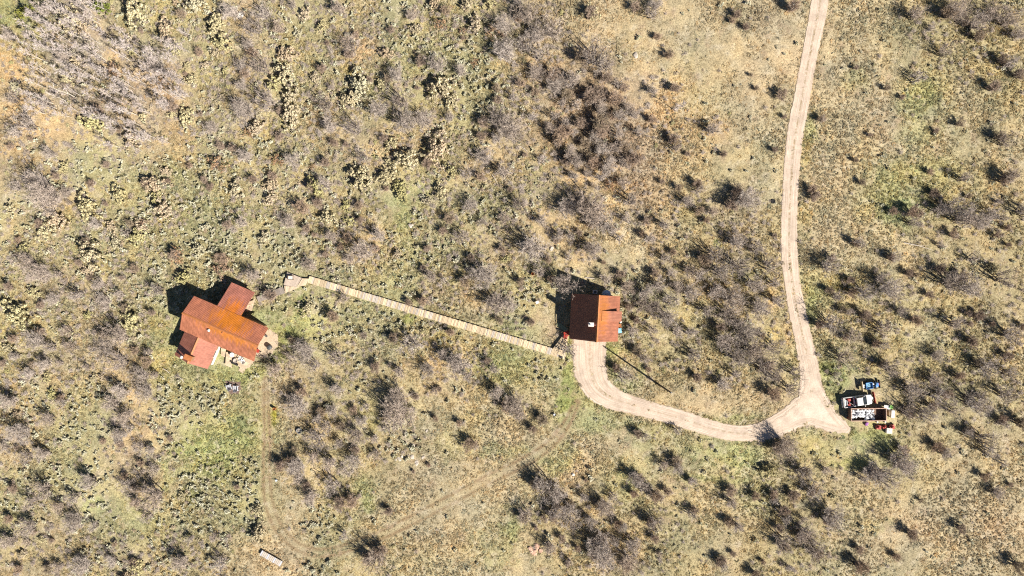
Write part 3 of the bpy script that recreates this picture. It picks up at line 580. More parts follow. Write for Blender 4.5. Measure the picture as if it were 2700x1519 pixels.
def prism_walls(u0, u1, v0, v1, ze, zr, axis, parent, name='wall', mat=None):
    """walls with gables; axis 'u' = ridge along u"""
    if axis == 'u':
        vm = (v0 + v1) / 2
        sec = lambda u: [(u, v0, -0.15), (u, v1, -0.15), (u, v1, ze), (u, vm, zr), (u, v0, ze)]
        mb = MB().loft([sec(u0), sec(u1)])
    else:
        um = (u0 + u1) / 2
        sec = lambda v: [(u0, v, -0.15), (u1, v, -0.15), (u1, v, ze), (um, v, zr), (u0, v, ze)]
        mb = MB().loft([sec(v0), sec(v1)])
    return mb.obj(name, mat or M_siding, parent)
def opening(name, parent, c, w, h, face, mat_in=None):
    """window or door on a wall; face = outward direction (+u,-u,+v,-v)"""
    ax, sg = face[1], 1 if face[0] == '+' else -1
    rz = {('u', 1): 0, ('u', -1): math.pi, ('v', 1): math.pi / 2, ('v', -1): -math.pi / 2}[(ax, sg)]
    m = Matrix.Translation(c) @ Matrix.Rotation(rz, 4, 'Z')
    fr = MB()
    for a in ((-w / 2 - .08, -w / 2, -h / 2 - .08, h / 2 + .08), (w / 2, w / 2 + .08, -h / 2 - .08, h / 2 + .08), (-w / 2, w / 2, h / 2, h / 2 + .08), (-w / 2, w / 2, -h / 2 - .08, -h / 2)):
        fr.box(0.0, 0.06, a[0], a[1], a[2], a[3], m)
    o = fr.obj(name, M_trim, parent)
    pn = MB().box(0.0, 0.03, -w / 2, w / 2, -h / 2, h / 2, m)
    pn.obj('pane' if name == 'window' else 'panel', mat_in or M_glass, o)
    return o

R_brown1 = (0.38, 0.135, 0.058); R_brown2 = (0.50, 0.19, 0.085)
M_roofN = mat_roof('north roof steel', (0.302, 0.107, 0.063), (0.403, 0.146, 0.077), (0.482, 0.150, 0.008), (1.0, 2.3, 4.9), (4.6, 3.6, 6), (3.2, 0.35, 1))
M_roofS = mat_roof('south roof steel', (0.298, 0.106, 0.054), (0.381, 0.144, 0.077), (0.420, 0.147, 0.023), (2.0, -0.3, 6), (7, 1.4, 6), (3.2, 0.35, 1))
M_roofW = mat_roof('wing roof steel', (0.280, 0.106, 0.075), (0.370, 0.138, 0.091), (0.482, 0.138, 0.008), (-0.2, 3.4, 4.2), (2.1, 3.4, 6), (3.2, 0.35, 1))
M_roofA = mat_roof('annex roof steel', (0.308, 0.112, 0.070), (0.378, 0.147, 0.097), (0.324, 0.126, 0.053), (0, 0, 0), (0.1, .1, .1), (0.35, 3.2, 1))
M_roofG = mat_roof('garage roof steel', (0.235, 0.083, 0.046), (0.300, 0.114, 0.062), (0.330, 0.114, 0.024), (1.0, 1.0, 6), (1.5, 5, 6), (0.35, 3.2, 1))
M_cap = mat_noise('rusty ridge cap', (0.32, 0.115, 0.04), (0.42, 0.16, 0.06), 2.0, 0.6)

HA = -math.radians(23.3)
house = empty('ranch_house', (-55.1, -7.79, 0), HA, 'long rust-orange metal roofed house with wings at the left', 'house')
E, RG = 4.2, 6.0
ribbed('roof', (-7.75, 3.5, E), (7.75, 3.5, E), (7.75, 0, RG), (-7.75, 0, RG), M_roofN, house)
ribbed('roof', (-7.75, -3.5, E), (7.75, -3.5, E), (7.75, 0, RG), (-7.75, 0, RG), M_roofS, house)
ridge_cap((-7.8, 0, RG), (7.8, 0, RG), M_cap, house, 0.20, 0.13)
ribbed('wing_roof', (-3.0, 8.4, 2.15), (1.95, 8.4, 2.15), (1.95, 3.42, 4.13), (-3.0, 3.42, 4.13), M_roofW, house)
prism_walls(-7.2, 6.0, -3.0, 3.0, E + 0.02, RG - 0.22, 'u', house)
MB().loft([[(-2.6, 2.9, -.15), (-2.6, 8.0, -.15), (-2.6, 8.0, 2.12), (-2.6, 2.9, 4.1)], [(1.0, 2.9, -.15), (1.0, 8.0, -.15), (1.0, 8.0, 2.12), (1.0, 2.9, 4.1)]]).obj('wing_wall', M_siding, house)
AE, AR, AU = 2.5, 4.08, -3.95
ribbed('annex_roof', (-7.45, -8.85, AE), (-7.45, -3.05, AE), (AU, -3.05, AR), (AU, -8.85, AR), M_roofA, house)
ribbed('annex_roof', (-0.45, -8.85, AE), (-0.45, -3.05, AE), (AU, -3.05, AR), (AU, -8.85, AR), M_roofA, house)
ridge_cap((AU, -8.9, AR), (AU, -3.5, AR), M_cap, house, 0.24, 0.16)
prism_walls(-7.0, -0.9, -8.4, -2.95, AE - .02, AR - .2, 'v', house, 'annex_wall')
ch = MB().bbox(-4.55, -3.15, -8.05, -7.2, 3.3, 4.95, .02).obj('chimney_chase', M_siding, house)
MB().bbox(-4.65, -3.05, -8.15, -7.1, 4.95, 5.02, .02).obj('chase_cap', M_cap, ch)
fl = MB().tube([(-5.4, -8.3, 3.1), (-5.4, -8.3, 4.0)], .17, 12).obj('flue_pipe', M_char, house)
MB().lathe([(.26, 0), (.30, .06), (.12, .16)], 14, (-5.4, -8.3, 4.0)).obj('flue_cap', M_white, fl)
def local_h(px, py, z):
    d = W(px, py, z) - Vector((-55.1, -7.79, 0)); c, s = math.cos(-HA), math.sin(-HA)
    return (d.x * c - d.y * s, d.x * s + d.y * c)
a = local_h(551.5, 871, 5.6)
vp = MB().tube([(a[0], a[1], 4.9), (a[0], a[1], 5.75)], .13, 12).obj('vent_pipe', M_galv, house)
MB().lathe([(.22, 0), (.26, .06), (.10, .15)], 14, (a[0], a[1], 5.75)).obj('vent_cap', M_white, vp)
a = local_h(587, 877, 5.8)
MB().bbox(a[0] - .14, a[0] + .14, a[1] - .14, a[1] + .14, 5.2, 5.95, .03).obj('roof_vent', M_cap, house)
for u in (-5.0, -1.0): opening('window', house, Vector((7.2 * 0 + u, -3.0, 2.6)), 1.3, 1.2, '-v') if u > -0.95 else None
for u in (1.2, 5.2): opening('window', house, Vector((u, -3.0, 2.4)), 1.3, 1.3, '-v')
opening('door', house, Vector((3.4, -3.0, 1.75)), 1.7, 2.1, '-v')
for v in (-1.4, 1.4): opening('window', house, Vector((6.0, v, 1.5)), 1.0, 1.1, '+u')
opening('window', house, Vector((-7.2, 0, 2.6)), 1.4, 1.2, '-u')
opening('door', house, Vector((1.0, 6.4, 1.0)), 0.95, 2.0, '+u', M_timber)
opening('window', house, Vector((-0.9, -6.0, 1.5)), 1.4, 1.1, '+u'); opening('window', house, Vector((-4.0, -8.4, 1.5)), 1.6, 1.2, '-v')
opening('window', house, Vector((4.8, 3.0, 2.6)), 1.3, 1.2, '+v'); opening('window', house, Vector((-5.2, 3.0, 2.6)), 1.3, 1.2, '+v'); opening('window', house, Vector((-7.0, -6.0, 1.5)), 1.2, 1.0, '-u')
MB().box(-0.84, -0.72, -8.3, -4.3, 0.02, 0.9).obj('wall_base_trim', M_trim, house)

GA = -math.radians(3.2)
garage = empty('garage', (16.03, -5.72, 0), GA, 'square rust-red metal roofed garage with dark west slope', 'garage')
ge, gr, hu, hv = 2.6, 7.12, 4.72, 4.38
ribbed('roof', (-hu, -hv, ge), (-hu, hv, ge), (0, hv, gr), (0, -hv, gr), M_roofG, garage, 0.26)
ribbed('roof', (hu, -hv, ge), (hu, hv, ge), (0, hv, gr), (0, -hv, gr), M_roofG, garage, 0.26)
ridge_cap((0, -hv - .05, gr), (0, hv + .05, gr), M_cap, garage, 0.26, 0.24)
prism_walls(-4.3, 4.3, -4.0, 4.0, ge + .05, gr - .3, 'v', garage)
dm = ribbed('dormer_roof', (4.95, -.45, 4.12), (4.95, 1.5, 4.12), (0.85, 1.5, 6.42), (0.85, -.45, 6.42), M_roofG, garage, 0.26)
dw = MB().loft([[(1.0, -.35, 6.2), (4.45, -.35, 2.9), (4.45, -.35, 4.28)], [(1.0, 1.4, 6.2), (4.45, 1.4, 2.9), (4.45, 1.4, 4.28)]]).obj('dormer_wall', M_siding, garage)
opening('window', garage, Vector((4.45, .5, 3.65)), 1.1, .8, '+u')
chm = MB().bbox(-1.65, -.75, -1.5, -.85, 5.2, 7.25, .02).obj('chimney', M_brick, garage)
MB().bbox(-1.72, -.68, -1.57, -.78, 7.25, 7.36, .02).obj('chimney_cap', M_trim, chm)
MB().tube([(-1.35, -1.18, 7.36), (-1.35, -1.18, 7.75)], .16, 12).obj('flue_pipe', M_galv, chm)
MB().loft([[(-.72, -1.45, 6.50), (-.72, -.95, 6.50), (-.72, -1.2, 6.72)], [(-.05, -1.22, 7.13), (-.05, -1.18, 7.13), (-.05, -1.2, 7.2)]]).obj('cricket', M_brick, garage)
gd = MB().box(-2.6, 0.9, -4.07, -3.98, 0.0, 2.3)
o = gd.obj('garage_door', M_timber, garage)
for k in range(4): MB().box(-2.55, 0.85, -4.10, -4.07, .08 + k * .56, .58 + k * .56).obj('door_panel', M_siding, o)
opening('door', garage, Vector((2.6, -4.0, 1.05)), .95, 2.05, '-v', M_timber); opening('window', garage, Vector((-.2, -4.0, 4.4)), 1.2, 1.1, '-v'); opening('window', garage, Vector((0.2, 4.0, 4.2)), 1.2, 1.1, '+v')
for v in (-2.2, 2.2): opening('window', garage, Vector((-4.3, v, 1.6)), 1.1, 1.0, '-u')
opening('window', garage, Vector((4.3, -2.4, 1.5)), 1.1, 1.0, '+u')
MB().box(4.32, 4.55, -3.55, -2.85, .2, 1.0).obj('meter_box', M_timber, garage)

# ------------------------------------------------------------------ boardwalk, landings, decks
def plank_mesh(l, w, t, mat, name='plank'):
    return MB().bbox(-w / 2, w / 2, -l / 2, l / 2, 0, t, .012).mesh(name, mat)
bw = empty('boardwalk', W(818, 739), 0, 'long straight wooden boardwalk from the house to the garage', 'boardwalk')
p0, p1 = W(815, 737, .45), W(1474, 933, .45); d = (p1 - p0); Lb = d.length; ang = math.atan2(d.y, d.x); base = bw.location.copy()
pm = [plank_mesh(1.32 + .05 * k, .232, .045, M_plank) for k in range(4)] + [plank_mesh(1.36, .232, .045, M_wplank)]
k = 0; t = 0.0
while t < Lb:
    p = p0.lerp(p1, t / Lb) - base
    o = mesh_obj('plank', pm[4 if rnd.random() < (.12 + .35 * (fbm(np.array([t * 9.0]), np.array([3.0]), 40, 151)[0] > .58)) else k % 4], bw, (p.x + rnd.uniform(-.02, .02), p.y, .42 + rnd.uniform(-.008, .008)), ang + rnd.uniform(-.02, .02)); k += 1; t += .26
dn = d.normalized(); nn = Vector((-dn.y, dn.x, 0))
for s in (-.5, .5):
    mb = MB(); q0 = p0 - base + nn * s; q1 = p1 - base + nn * s
    mb.loft([[q + nn * .03 + Vector((0, 0, .26 - q.z)), q - nn * .03 + Vector((0, 0, .26 - q.z)), q - nn * .03 + Vector((0, 0, .415 - q.z)), q + nn * .03 + Vector((0, 0, .415 - q.z))] for q in (q0, q1)])
    mb.obj('stringer', M_timber, bw)
pst = MB().box(-.05, .05, -.05, .05, -.2, .40).mesh('post', M_timber)
for i in range(20):
    for s in (-.62, .62):
        q = p0.lerp(p1, (i + .5) / 20) - base + nn * s; mesh_obj('post', pst, bw, (q.x, q.y, 0), ang)

def plank_area(root, quad, w, mat, z, name='plank'):
    """boards laid across a quad (photo points at height z): quad = a0,a1 (first side) b0,b1 (second side)"""
    a0, a1, b0, b1 = [W(*p, z) - root.location for p in quad]
    n = max(1, int(((a1 - a0).length + (b1 - b0).length) / 2 / w))
    for i in range(n):
        f0, f1 = (i + .04) / n, (i + .96) / n
        pa, pb, pc, pd = a0.lerp(a1, f0), a0.lerp(a1, f1), b0.lerp(b1, f1), b0.lerp(b1, f0)
        c = (pa + pb + pc + pd) / 4; up = Vector((0, 0, .045))
        vs = [p - c for p in (pa, pb, pc, pd)]
        MB().add(vs + [v + up for v in vs], [(0, 1, 2, 3), (7, 6, 5, 4), (0, 4, 5, 1), (1, 5, 6, 2), (2, 6, 7, 3), (3, 7, 4, 0)]).obj(name, mat, root, c)
def posts_for(root, pts, z, mat=None):
    for p in pts:
        q = W(*p, z) - root.location
        MB().box(q.x - .06, q.x + .06, q.y - .06, q.y + .06, -.2, q.z - .002).obj('post', mat or M_timber, root)
ld = empty('landing_deck', W(775, 745), 0, 'triangular wooden landing at the house end of the boardwalk', 'deck')
plank_area(ld, [(757, 718), (796, 733), (748, 752), (782, 757)], .24, M_paleplank, .47)
plank_area(ld, [(797, 734), (815, 735), (783, 757), (806, 752)], .26, M_deck, .47)
plank_area(ld, [(748, 753), (806, 752), (751, 774), (772, 765)][:0] or [(749, 754), (790, 757), (752, 773), (775, 764)], .26, M_deck, .47)
posts_for(ld, [(759, 722), (795, 736), (752, 768), (775, 760), (808, 745)], .45)
gl = empty('landing_deck', W(1482, 915), 0, 'wooden landing with lengthwise boards beside the garage corner', 'deck')
plank_area(gl, [(1457, 922), (1472, 944), (1483, 886), (1500, 874)][:0] or [(1457, 920), (1488, 948), (1484, 884), (1501, 873)], .32, M_plank, .47)
posts_for(gl, [(1460, 920), (1487, 944), (1486, 888), (1498, 880)], .45)
wk = empty('plank_walk', W(712, 771), 0, 'narrow grey plank walk from landing to the house wing', 'walkway')
plank_area(wk, [(676, 783), (746, 756), (682, 797), (752, 773)], .28, M_greyplank, .40)
posts_for(wk, [(678, 789), (700, 781), (725, 772), (745, 764)], .38)
pd = empty('porch_deck', W(662, 812), 0, 'small tan porch beside the house wing doorway', 'deck')
plank_area(pd, [(668, 786), (676, 812), (650, 802), (652, 826)][:0] or [(656, 796), (646, 822), (672, 790), (664, 820)], .25, M_deck, .35)
posts_for(pd, [(660, 798), (668, 800), (650, 818), (662, 816)], .33)
sd = empty('sun_deck', W(625, 950), 0, 'pale wooden sun deck below the house', 'deck')
plank_area(sd, [(597, 928), (594, 963), (611, 930), (611, 970)], .24, M_deck, .5)
plank_area(sd, [(612, 930), (612, 957), (668, 950), (640, 972)], .24, M_deck, .5)
plank_area(sd, [(613, 968), (627, 972), (620, 961), (640, 973)][:0] or [(632, 968), (634, 977), (643, 972), (642, 978)], .24, M_deck, .5)
posts_for(sd, [(598, 932), (597, 960), (610, 967), (662, 952), (640, 968)], .48)
sl = empty('side_step', W(590, 932), 0, 'small tan step platform between annex and sun deck', 'deck')
plank_area(sl, [(583, 918), (583, 938), (596, 920), (593, 942)], .24, M_deck, .45)
posts_for(sl, [(585, 922), (585, 934), (593, 936)], .43)
# gravel and soil aprons beside the house
def apron(name, pts, z, mat, label):
    P = [W(*p, 0) for p in pts]; c = sum(P, Vector()) / len(P); vs = []; n = len(P); R = []
    for i in range(n):
        for t in range(6):
            q = P[i].lerp(P[(i + 1) % n], t / 6); R.append(q + (q - c).normalized() * rnd.uniform(-.28, .28))
    vs = [(c.x, c.y, z + .02)] + [(q.x, q.y, z) for q in R]
    fs = [(0, i + 1, (i + 1) % len(R) + 1) for i in range(len(R))]
    o = MB().add(vs, fs).obj(name, mat); o['kind'] = 'structure'; o['label'] = label; return o
apron('patio', [(700, 868), (722, 873), (735, 890), (732, 910), (722, 928), (704, 936), (690, 945), (672, 935)], .03, M_gravel, 'tan gravel patio at the right end of the house')
apron('gravel_strip', [(645, 945), (672, 950), (668, 965), (650, 972), (640, 985), (628, 978)], .03, M_gravel, 'pale gravel strip at the deck corner')
apron('soil_patch', [(594, 1006), (612, 1003), (634, 1008), (638, 1020), (628, 1037), (614, 1040), (600, 1030)], .03, M_soil, 'dark bare soil patch under the two grey chairs')

# ------------------------------------------------------------------ garden chairs, tables and small things by the buildings
def chair(name, loc, rz, mat, label, cat='chair', group=None, s=1.0):
    t = empty(name, loc, rz, label, cat, group)
    se = MB(); [se.bbox(-.27 * s, .27 * s, (-.30 + .115 * i) * s, (-.20 + .115 * i) * s, (.34 - .012 * i) * s, (.37 - .012 * i) * s, .008) for i in range(5)]
    se.obj('seat', mat, t)
    bk = MB()
    for i in range(5):
        x = (-.24 + .12 * i) * s; h = (.95 - .10 * abs(i - 2) * .6) * s
        bk.loft([[(x - .05 * s, .28 * s, .28 * s), (x + .05 * s, .28 * s, .28 * s), (x + .05 * s, .31 * s, .28 * s), (x - .05 * s, .31 * s, .28 * s)],
                 [(x - .05 * s, .58 * s, h), (x + .05 * s, .58 * s, h), (x + .05 * s, .61 * s, h), (x - .05 * s, .61 * s, h)]])
    bk.obj('backrest', mat, t)
    for sx in (-1, 1):
        MB().bbox(sx * .34 * s - .07 * s, sx * .34 * s + .07 * s, -.36 * s, .42 * s, .55 * s, .58 * s, .01).obj('armrest', mat, t)
        MB().box(sx * .33 * s - .03, sx * .33 * s + .03, -.32 * s, -.22 * s, 0, .55 * s).obj('leg', mat, t)
        MB().box(sx * .33 * s - .03, sx * .33 * s + .03, .32 * s, .42 * s, 0, .55 * s).obj('leg', mat, t)
    return t
DK = .545
chair('garden_chair', W(606.8, 1019, .045), math.radians(200), M_grey, 'left of two grey slatted chairs on the dark soil patch', group=None, s=1.25)
chair('garden_chair', W(624.5, 1022, .045), math.radians(178), M_grey, 'right of two grey slatted chairs on the dark soil patch', group=None, s=1.25)
chair('red_chair', W(1494.5, 879, .515), math.radians(100), M_red, 'upper red slatted chair at the garage corner landing', 'chair', s=1.1)
chair('red_chair', W(1492.5, 889, .515), math.radians(80), M_red, 'lower red slatted chair at the garage corner landing', 'chair', s=.9)
chair('deck_chair', W(637, 944, DK), math.radians(150), M_white, 'pale slatted deck chair close to the house wall', 'chair', s=.95)
chair('deck_chair', W(643, 952, DK), math.radians(210), M_white, 'pale slatted deck chair towards the right of the sun deck', 'chair', s=.95)
def round_table(name, loc, r, h, mat, label):
    t = empty(name, loc, 0, label, 'table')
    MB().lathe([(r, h - .05), (r + .02, h - .02), (r, h)], 20).obj('table_top', mat, t)
    MB().tube([(0, 0, .04), (0, 0, h - .05)], .05, 8).obj('pedestal', M_black, t)
    MB().lathe([(r * .55, 0), (r * .5, .04)], 14).obj('foot', M_black, t)
round_table('side_table', W(615, 935, DK), .45, .62, M_white, 'round white table under the house eave on the deck')
fp = empty('fire_bowl', W(622, 951, DK), 0, 'round pale fire bowl in the middle of the sun deck', 'fire bowl')
MB().lathe([(.20, .12), (.42, .34), (.46, .36), (.38, .35), (.15, .20)], 20).obj('bowl', M_rock, fp)
for k in range(3): MB().tube([(.18 * math.cos(k * 2.09), .18 * math.sin(k * 2.09), .2), (.3 * math.cos(k * 2.09), .3 * math.sin(k * 2.09), 0)], .03, 6).obj('leg', M_black, fp)
bn = empty('deck_bench', W(620, 958.5, DK), math.radians(-24), 'dark low bench along the lower deck edge', 'bench')
for i in range(3): MB().bbox(-.75, .75, -.18 + i * .125, -.07 + i * .125, .38, .42, .01).obj('seat_board', M_black, bn)
for sx in (-.6, .6): MB().box(sx - .04, sx + .04, -.16, .16, 0, .38).obj('leg', M_black, bn)
lt = empty('low_table', W(768.5, 732.5, .515), math.radians(-2), 'dark framed low table with a pale top on the landing', 'table')
MB().bbox(-.50, .42, -.33, .33, .40, .45, .01).obj('table_top', M_trim, lt)
fr = MB(); [fr.box(*q) for q in ((-.58, -.50, -.40, .40, .38, .62), (.42, .50, -.40, .40, .38, .5), (-.5, .42, .33, .40, .38, .62), (-.5, .42, -.40, -.33, .38, .5))]; fr.obj('frame', M_timber, lt)
for sx in (-.53, .45):
    for sy in (-.35, .35): MB().box(sx - .04, sx + .04, sy - .04, sy + .04, 0, .38).obj('leg', M_timber, lt)
mt = empty('door_mat', W(1478.5, 941.5, .516), math.radians(-20), 'small black mat at the lower tip of the garage landing', 'mat')
MB().bbox(-.40, .40, -.22, .22, 0, .03, .01).obj('pad', M_black, mt)
mtb = MB(); [mtb.box(-.38, .38, -.2 + .1 * i, -.17 + .1 * i, .03, .045) for i in range(5)]; mtb.obj('ridge', M_black, mt)
rp = empty('sloping_board_ramp', W(1485, 864), math.radians(-35), 'weathered greenish sloping ramp beside the garage corner', 'ramp')
for i in range(4): MB().loft([[(-1.5, -.4 + i * .2, .1), (-1.5, -.22 + i * .2, .1), (-1.5, -.22 + i * .2, .15), (-1.5, -.4 + i * .2, .15)], [(.9, -.4 + i * .2, .9), (.9, -.22 + i * .2, .9), (.9, -.22 + i * .2, .95), (.9, -.4 + i * .2, .95)]]).obj('board', M_tarp, rp)
for s in (-.35, .3): MB().box(.7, .8, s, s + .08, -.1, .84).obj('leg', M_timber, rp)
# patio kettle
kt = empty('fire_kettle', W(713, 915), 0, 'dark grey round kettle barrel on the gravel patio', 'barrel')
MB().lathe([(.30, .05), (.45, .25), (.48, .75), (.50, .78), (.46, .80), (.30, .93), (.05, .98)], 20).obj('body', M_char, kt, smooth=False)
MB().tube([(-.1, 0, .98), (-.08, 0, 1.06), (.08, 0, 1.06), (.1, 0, .98)], .02, 6).obj('handle', M_black, kt)
pt = empty('plant_pot', W(704, 886), 0, 'small dark pot on the patio by the roof corner', 'pot')
MB().lathe([(.14, 0), (.22, .35), (.24, .37), (.19, .35)], 14).obj('pot', M_char, pt)
wb = empty('red_wheelbarrow', W(680, 924), math.radians(-20), 'dark red wheelbarrow half under the right eave', 'wheelbarrow')
MB().loft([[(-.3, -.2, .35), (.3, -.2, .35), (.3, .2, .35), (-.3, .2, .35)], [(-.45, -.33, .62), (.5, -.33, .62), (.5, .33, .62), (-.45, .33, .62)]]).obj('tray', M_red, wb)
MB().tube([(.6, -.04, .2), (.6, .04, .2)], .2, 14).obj('wheel', M_tyre, wb)
for s in (-.28, .28): MB().tube([(.6, s * .3, .2), (-.2, s, .33), (-1.0, s, .5)], .022, 6).obj('handle', M_timber, wb)
for s in (-.24, .24): MB().tube([(-.3, s, .34), (-.35, s, 0)], .02, 6).obj('leg', M_black, wb)
# tank, cabinet and bins round the garage
tk = empty('water_tank', W(1597, 775), 0, 'pale round water tank behind the garage ridge', 'tank')
MB().lathe([(.78, 0), (.80, .1), (.80, 1.5), (.74, 1.62), (.25, 1.80), (.22, 1.80)], 24).obj('shell', M_tank, tk)
MB().lathe([(.24, 1.80), (.24, 1.88), (.20, 1.90)], 16).obj('lid', M_grey, tk)
hp = empty('heat_pump_unit', W(1568, 770), GA, 'pale square cabinet unit against the back garage wall', 'cabinet')
MB().bbox(-.42, .42, -.35, .35, .08, .95, .03).obj('casing', M_trim, hp); MB().lathe([(.27, .95), (.27, .965), (.05, .97)], 18).obj('fan_grille', M_char, hp); MB().box(-.5, .5, -.42, .42, 0, .08).obj('base_slab', M_rock, hp)
pc = empty('propane_bottle', W(1635, 848), 0, 'white gas bottle against the right garage wall', 'gas bottle')
MB().lathe([(.20, 0), (.26, .06), (.27, .15), (.27, .62), (.22, .74), (.10, .80)], 16).obj('bottle', M_white, pc); MB().lathe([(.14, .78), (.15, .80), (.15, .92), (.12, .92)], 12).obj('collar', M_galv, pc)
bb = empty('blue_bin', W(1632, 871), .1, 'light blue plastic bin against the right garage wall', 'bin')
MB().loft([[(-.28, -.35, 0), (.28, -.35, 0), (.28, .35, 0), (-.28, .35, 0)], [(-.36, -.45, .75), (.36, -.45, .75), (.36, .45, .75), (-.36, .45, .75)]]).obj('tub', M_ltblue, bb); MB().bbox(-.39, .39, -.48, .48, .75, .80, .02).obj('lid', M_ltblue, bb)
wc = empty('wooden_chest', W(1632, 859), .05, 'brown wooden chest between gas bottle and blue bin', 'chest')
MB().bbox(-.35, .35, -.38, .38, 0, .55, .02).obj('box', M_siding, wc); MB().bbox(-.38, .38, -.41, .41, .55, .60, .02).obj('lid', M_cap, wc)
rb = empty('rusty_barrel', W(1404.5, 722.5), 0, 'rusty brown open barrel in the brush above the boardwalk', 'barrel')
MB().lathe([(.29, 0), (.30, .02), (.30, .28), (.315, .30), (.30, .32), (.30, .86), (.31, .88), (.27, .88), (.26, .5)], 18).obj('drum', M_barrel, rb)
MB().lathe([(.26, .45), (.02, .52)], 12).obj('rusty_contents', M_rim, rb)
sg = empty('white_sign_box', W(1416, 797), .4, 'white square box on a post left of the garage', 'box')
MB().bbox(-.30, .30, -.26, .26, .55, .90, .02).obj('cabinet', M_white, sg); MB().box(-.05, .05, -.05, .05, -.1, .55).obj('post', M_timber, sg)
for i, (a, c, n) in enumerate([((1543, 732), (1567, 735), 'longer grey timber lying behind the garage'), ((1551, 744), (1566, 749), 'shorter grey timber lying in the garage shadow')]):
    q0, q1 = W(*a, .08), W(*c, .08)
    tag(MB().loft([[q0 + Vector((0, -.08, 0)), q0 + Vector((0, .08, 0)), q0 + Vector((0, .08, .15)), q0 + Vector((0, -.08, .15))], [q1 + Vector((0, -.08, 0)), q1 + Vector((0, .08, 0)), q1 + Vector((0, .08, .15)), q1 + Vector((0, -.08, .15))]]).obj('timber', M_deadwood), n, 'timber')
# utility pole
up = empty('utility_pole', W(1735.5, 1013), 0, 'tall dark wooden utility pole right of the driveway', 'pole')
MB().tube([(0, 0, -.3), (0, 0, 4), (0, 0, 10.6)], [.19, .165, .12], 12).obj('pole', M_pole, up)
MB().lathe([(.09, 0), (.05, .06), (.08, .10), (.04, .18)], 10, (0, 0, 10.6)).obj('insulator', M_grey, up)
MB().tube([(.13, 0, 8.8), (.16, 0, 8.8)], .10, 10).obj('bracket', M_galv, up)
MB().tube([(.17, 0, .2), (.14, 0, 3.0)], .03, 6).obj('conduit', M_galv, up)

# ------------------------------------------------------------------ vehicles and the rubbish container
PA = math.radians(7.8)
def P3(x, y): return (2170 + x / 7.244, 960 + y / 7.244)      # a close look at the parking spot -> photo pixels
def wheel(parent, x, y, r=.38, w=.26):
    o = MB().lathe([(r * .62, -w / 2), (r * .95, -w / 2), (r, -w / 2 + .04), (r, w / 2 - .04), (r * .95, w / 2), (r * .62, w / 2)], 20).obj('wheel', M_tyre, parent, (x, y, r))
    o.rotation_euler = (math.pi / 2, 0, 0)
    MB().lathe([(r * .6, -w * .42), (r * .55, -w * .46), (.06, -w * .5)], 16).obj('rim', M_galv, o); MB().lathe([(.06, w * .5), (r * .55, w * .46), (r * .6, w * .42)], 16).obj('hub_cap', M_galv, o)
    return o
q = W(*P3(662, 708), 1.0)
tr_ = empty('pickup_truck', (q.x, q.y, 0), PA, 'white pickup truck with a red load and snow plough', 'pickup truck')
def hull_sec(x, hw, zb, zt, rr=.14):
    pts = []
    for sy, sz in ((1, -1), (1, 1), (-1, 1), (-1, -1)):
        cy, cz = sy * (hw - rr), (zt - rr if sz > 0 else zb + rr * .5); a0 = {(1, -1): -90, (1, 1): 0, (-1, 1): 90, (-1, -1): 180}[(sy, sz)]
        for k in range(4):
            a = math.radians(a0 + 30 * k); pts.append((x, cy + rr * math.cos(a), cz + (rr if sz > 0 else rr * .5) * math.sin(a)))
    return pts
body = MB().loft([hull_sec(1.50, .98, .45, 1.11), hull_sec(1.7, .98, .45, 1.12), hull_sec(1.9, .97, .45, 1.11), hull_sec(2.35, .95, .45, 1.06), hull_sec(2.70, .88, .48, 1.0), hull_sec(2.86, .74, .52, .92)])
body.obj('hood', M_white, tr_)
MB().loft([hull_sec(-.62, .98, .45, 1.12), hull_sec(1.50, .98, .45, 1.12)]).obj('cab_body', M_white, tr_)
def cabsec(x, hw, z): return [(x, hw, z), (x, -hw, z)]
MB().loft([[(-.60, .93, 1.10), (1.80, .93, 1.10), (1.80, -.93, 1.10), (-.60, -.93, 1.10)], [(-.46, .76, 1.74), (.66, .76, 1.74), (.66, -.76, 1.74), (-.46, -.76, 1.74)], [(-.36, .66, 1.80), (.54, .66, 1.80), (.54, -.66, 1.80), (-.36, -.66, 1.80)]]).obj('cab_roof', M_white, tr_)
gl_ = lambda pts, off: MB().add([tuple(Vector(p) + Vector(off)) for p in pts] + [tuple(Vector(p) + Vector(off) * -.5) for p in pts], [(0, 1, 2, 3), (7, 6, 5, 4), (0, 4, 5, 1), (1, 5, 6, 2), (2, 6, 7, 3), (3, 7, 4, 0)])
gl_([(1.72, .86, 1.145), (1.72, -.86, 1.145), (.72, -.72, 1.706), (.72, .72, 1.706)], (.016, 0, .03)).obj('windscreen', M_glass, tr_)
gl_([(-.585, .80, 1.18), (-.585, -.80, 1.18), (-.45, -.68, 1.66), (-.45, .68, 1.66)], (-.02, 0, .008)).obj('rear_window', M_glass, tr_)
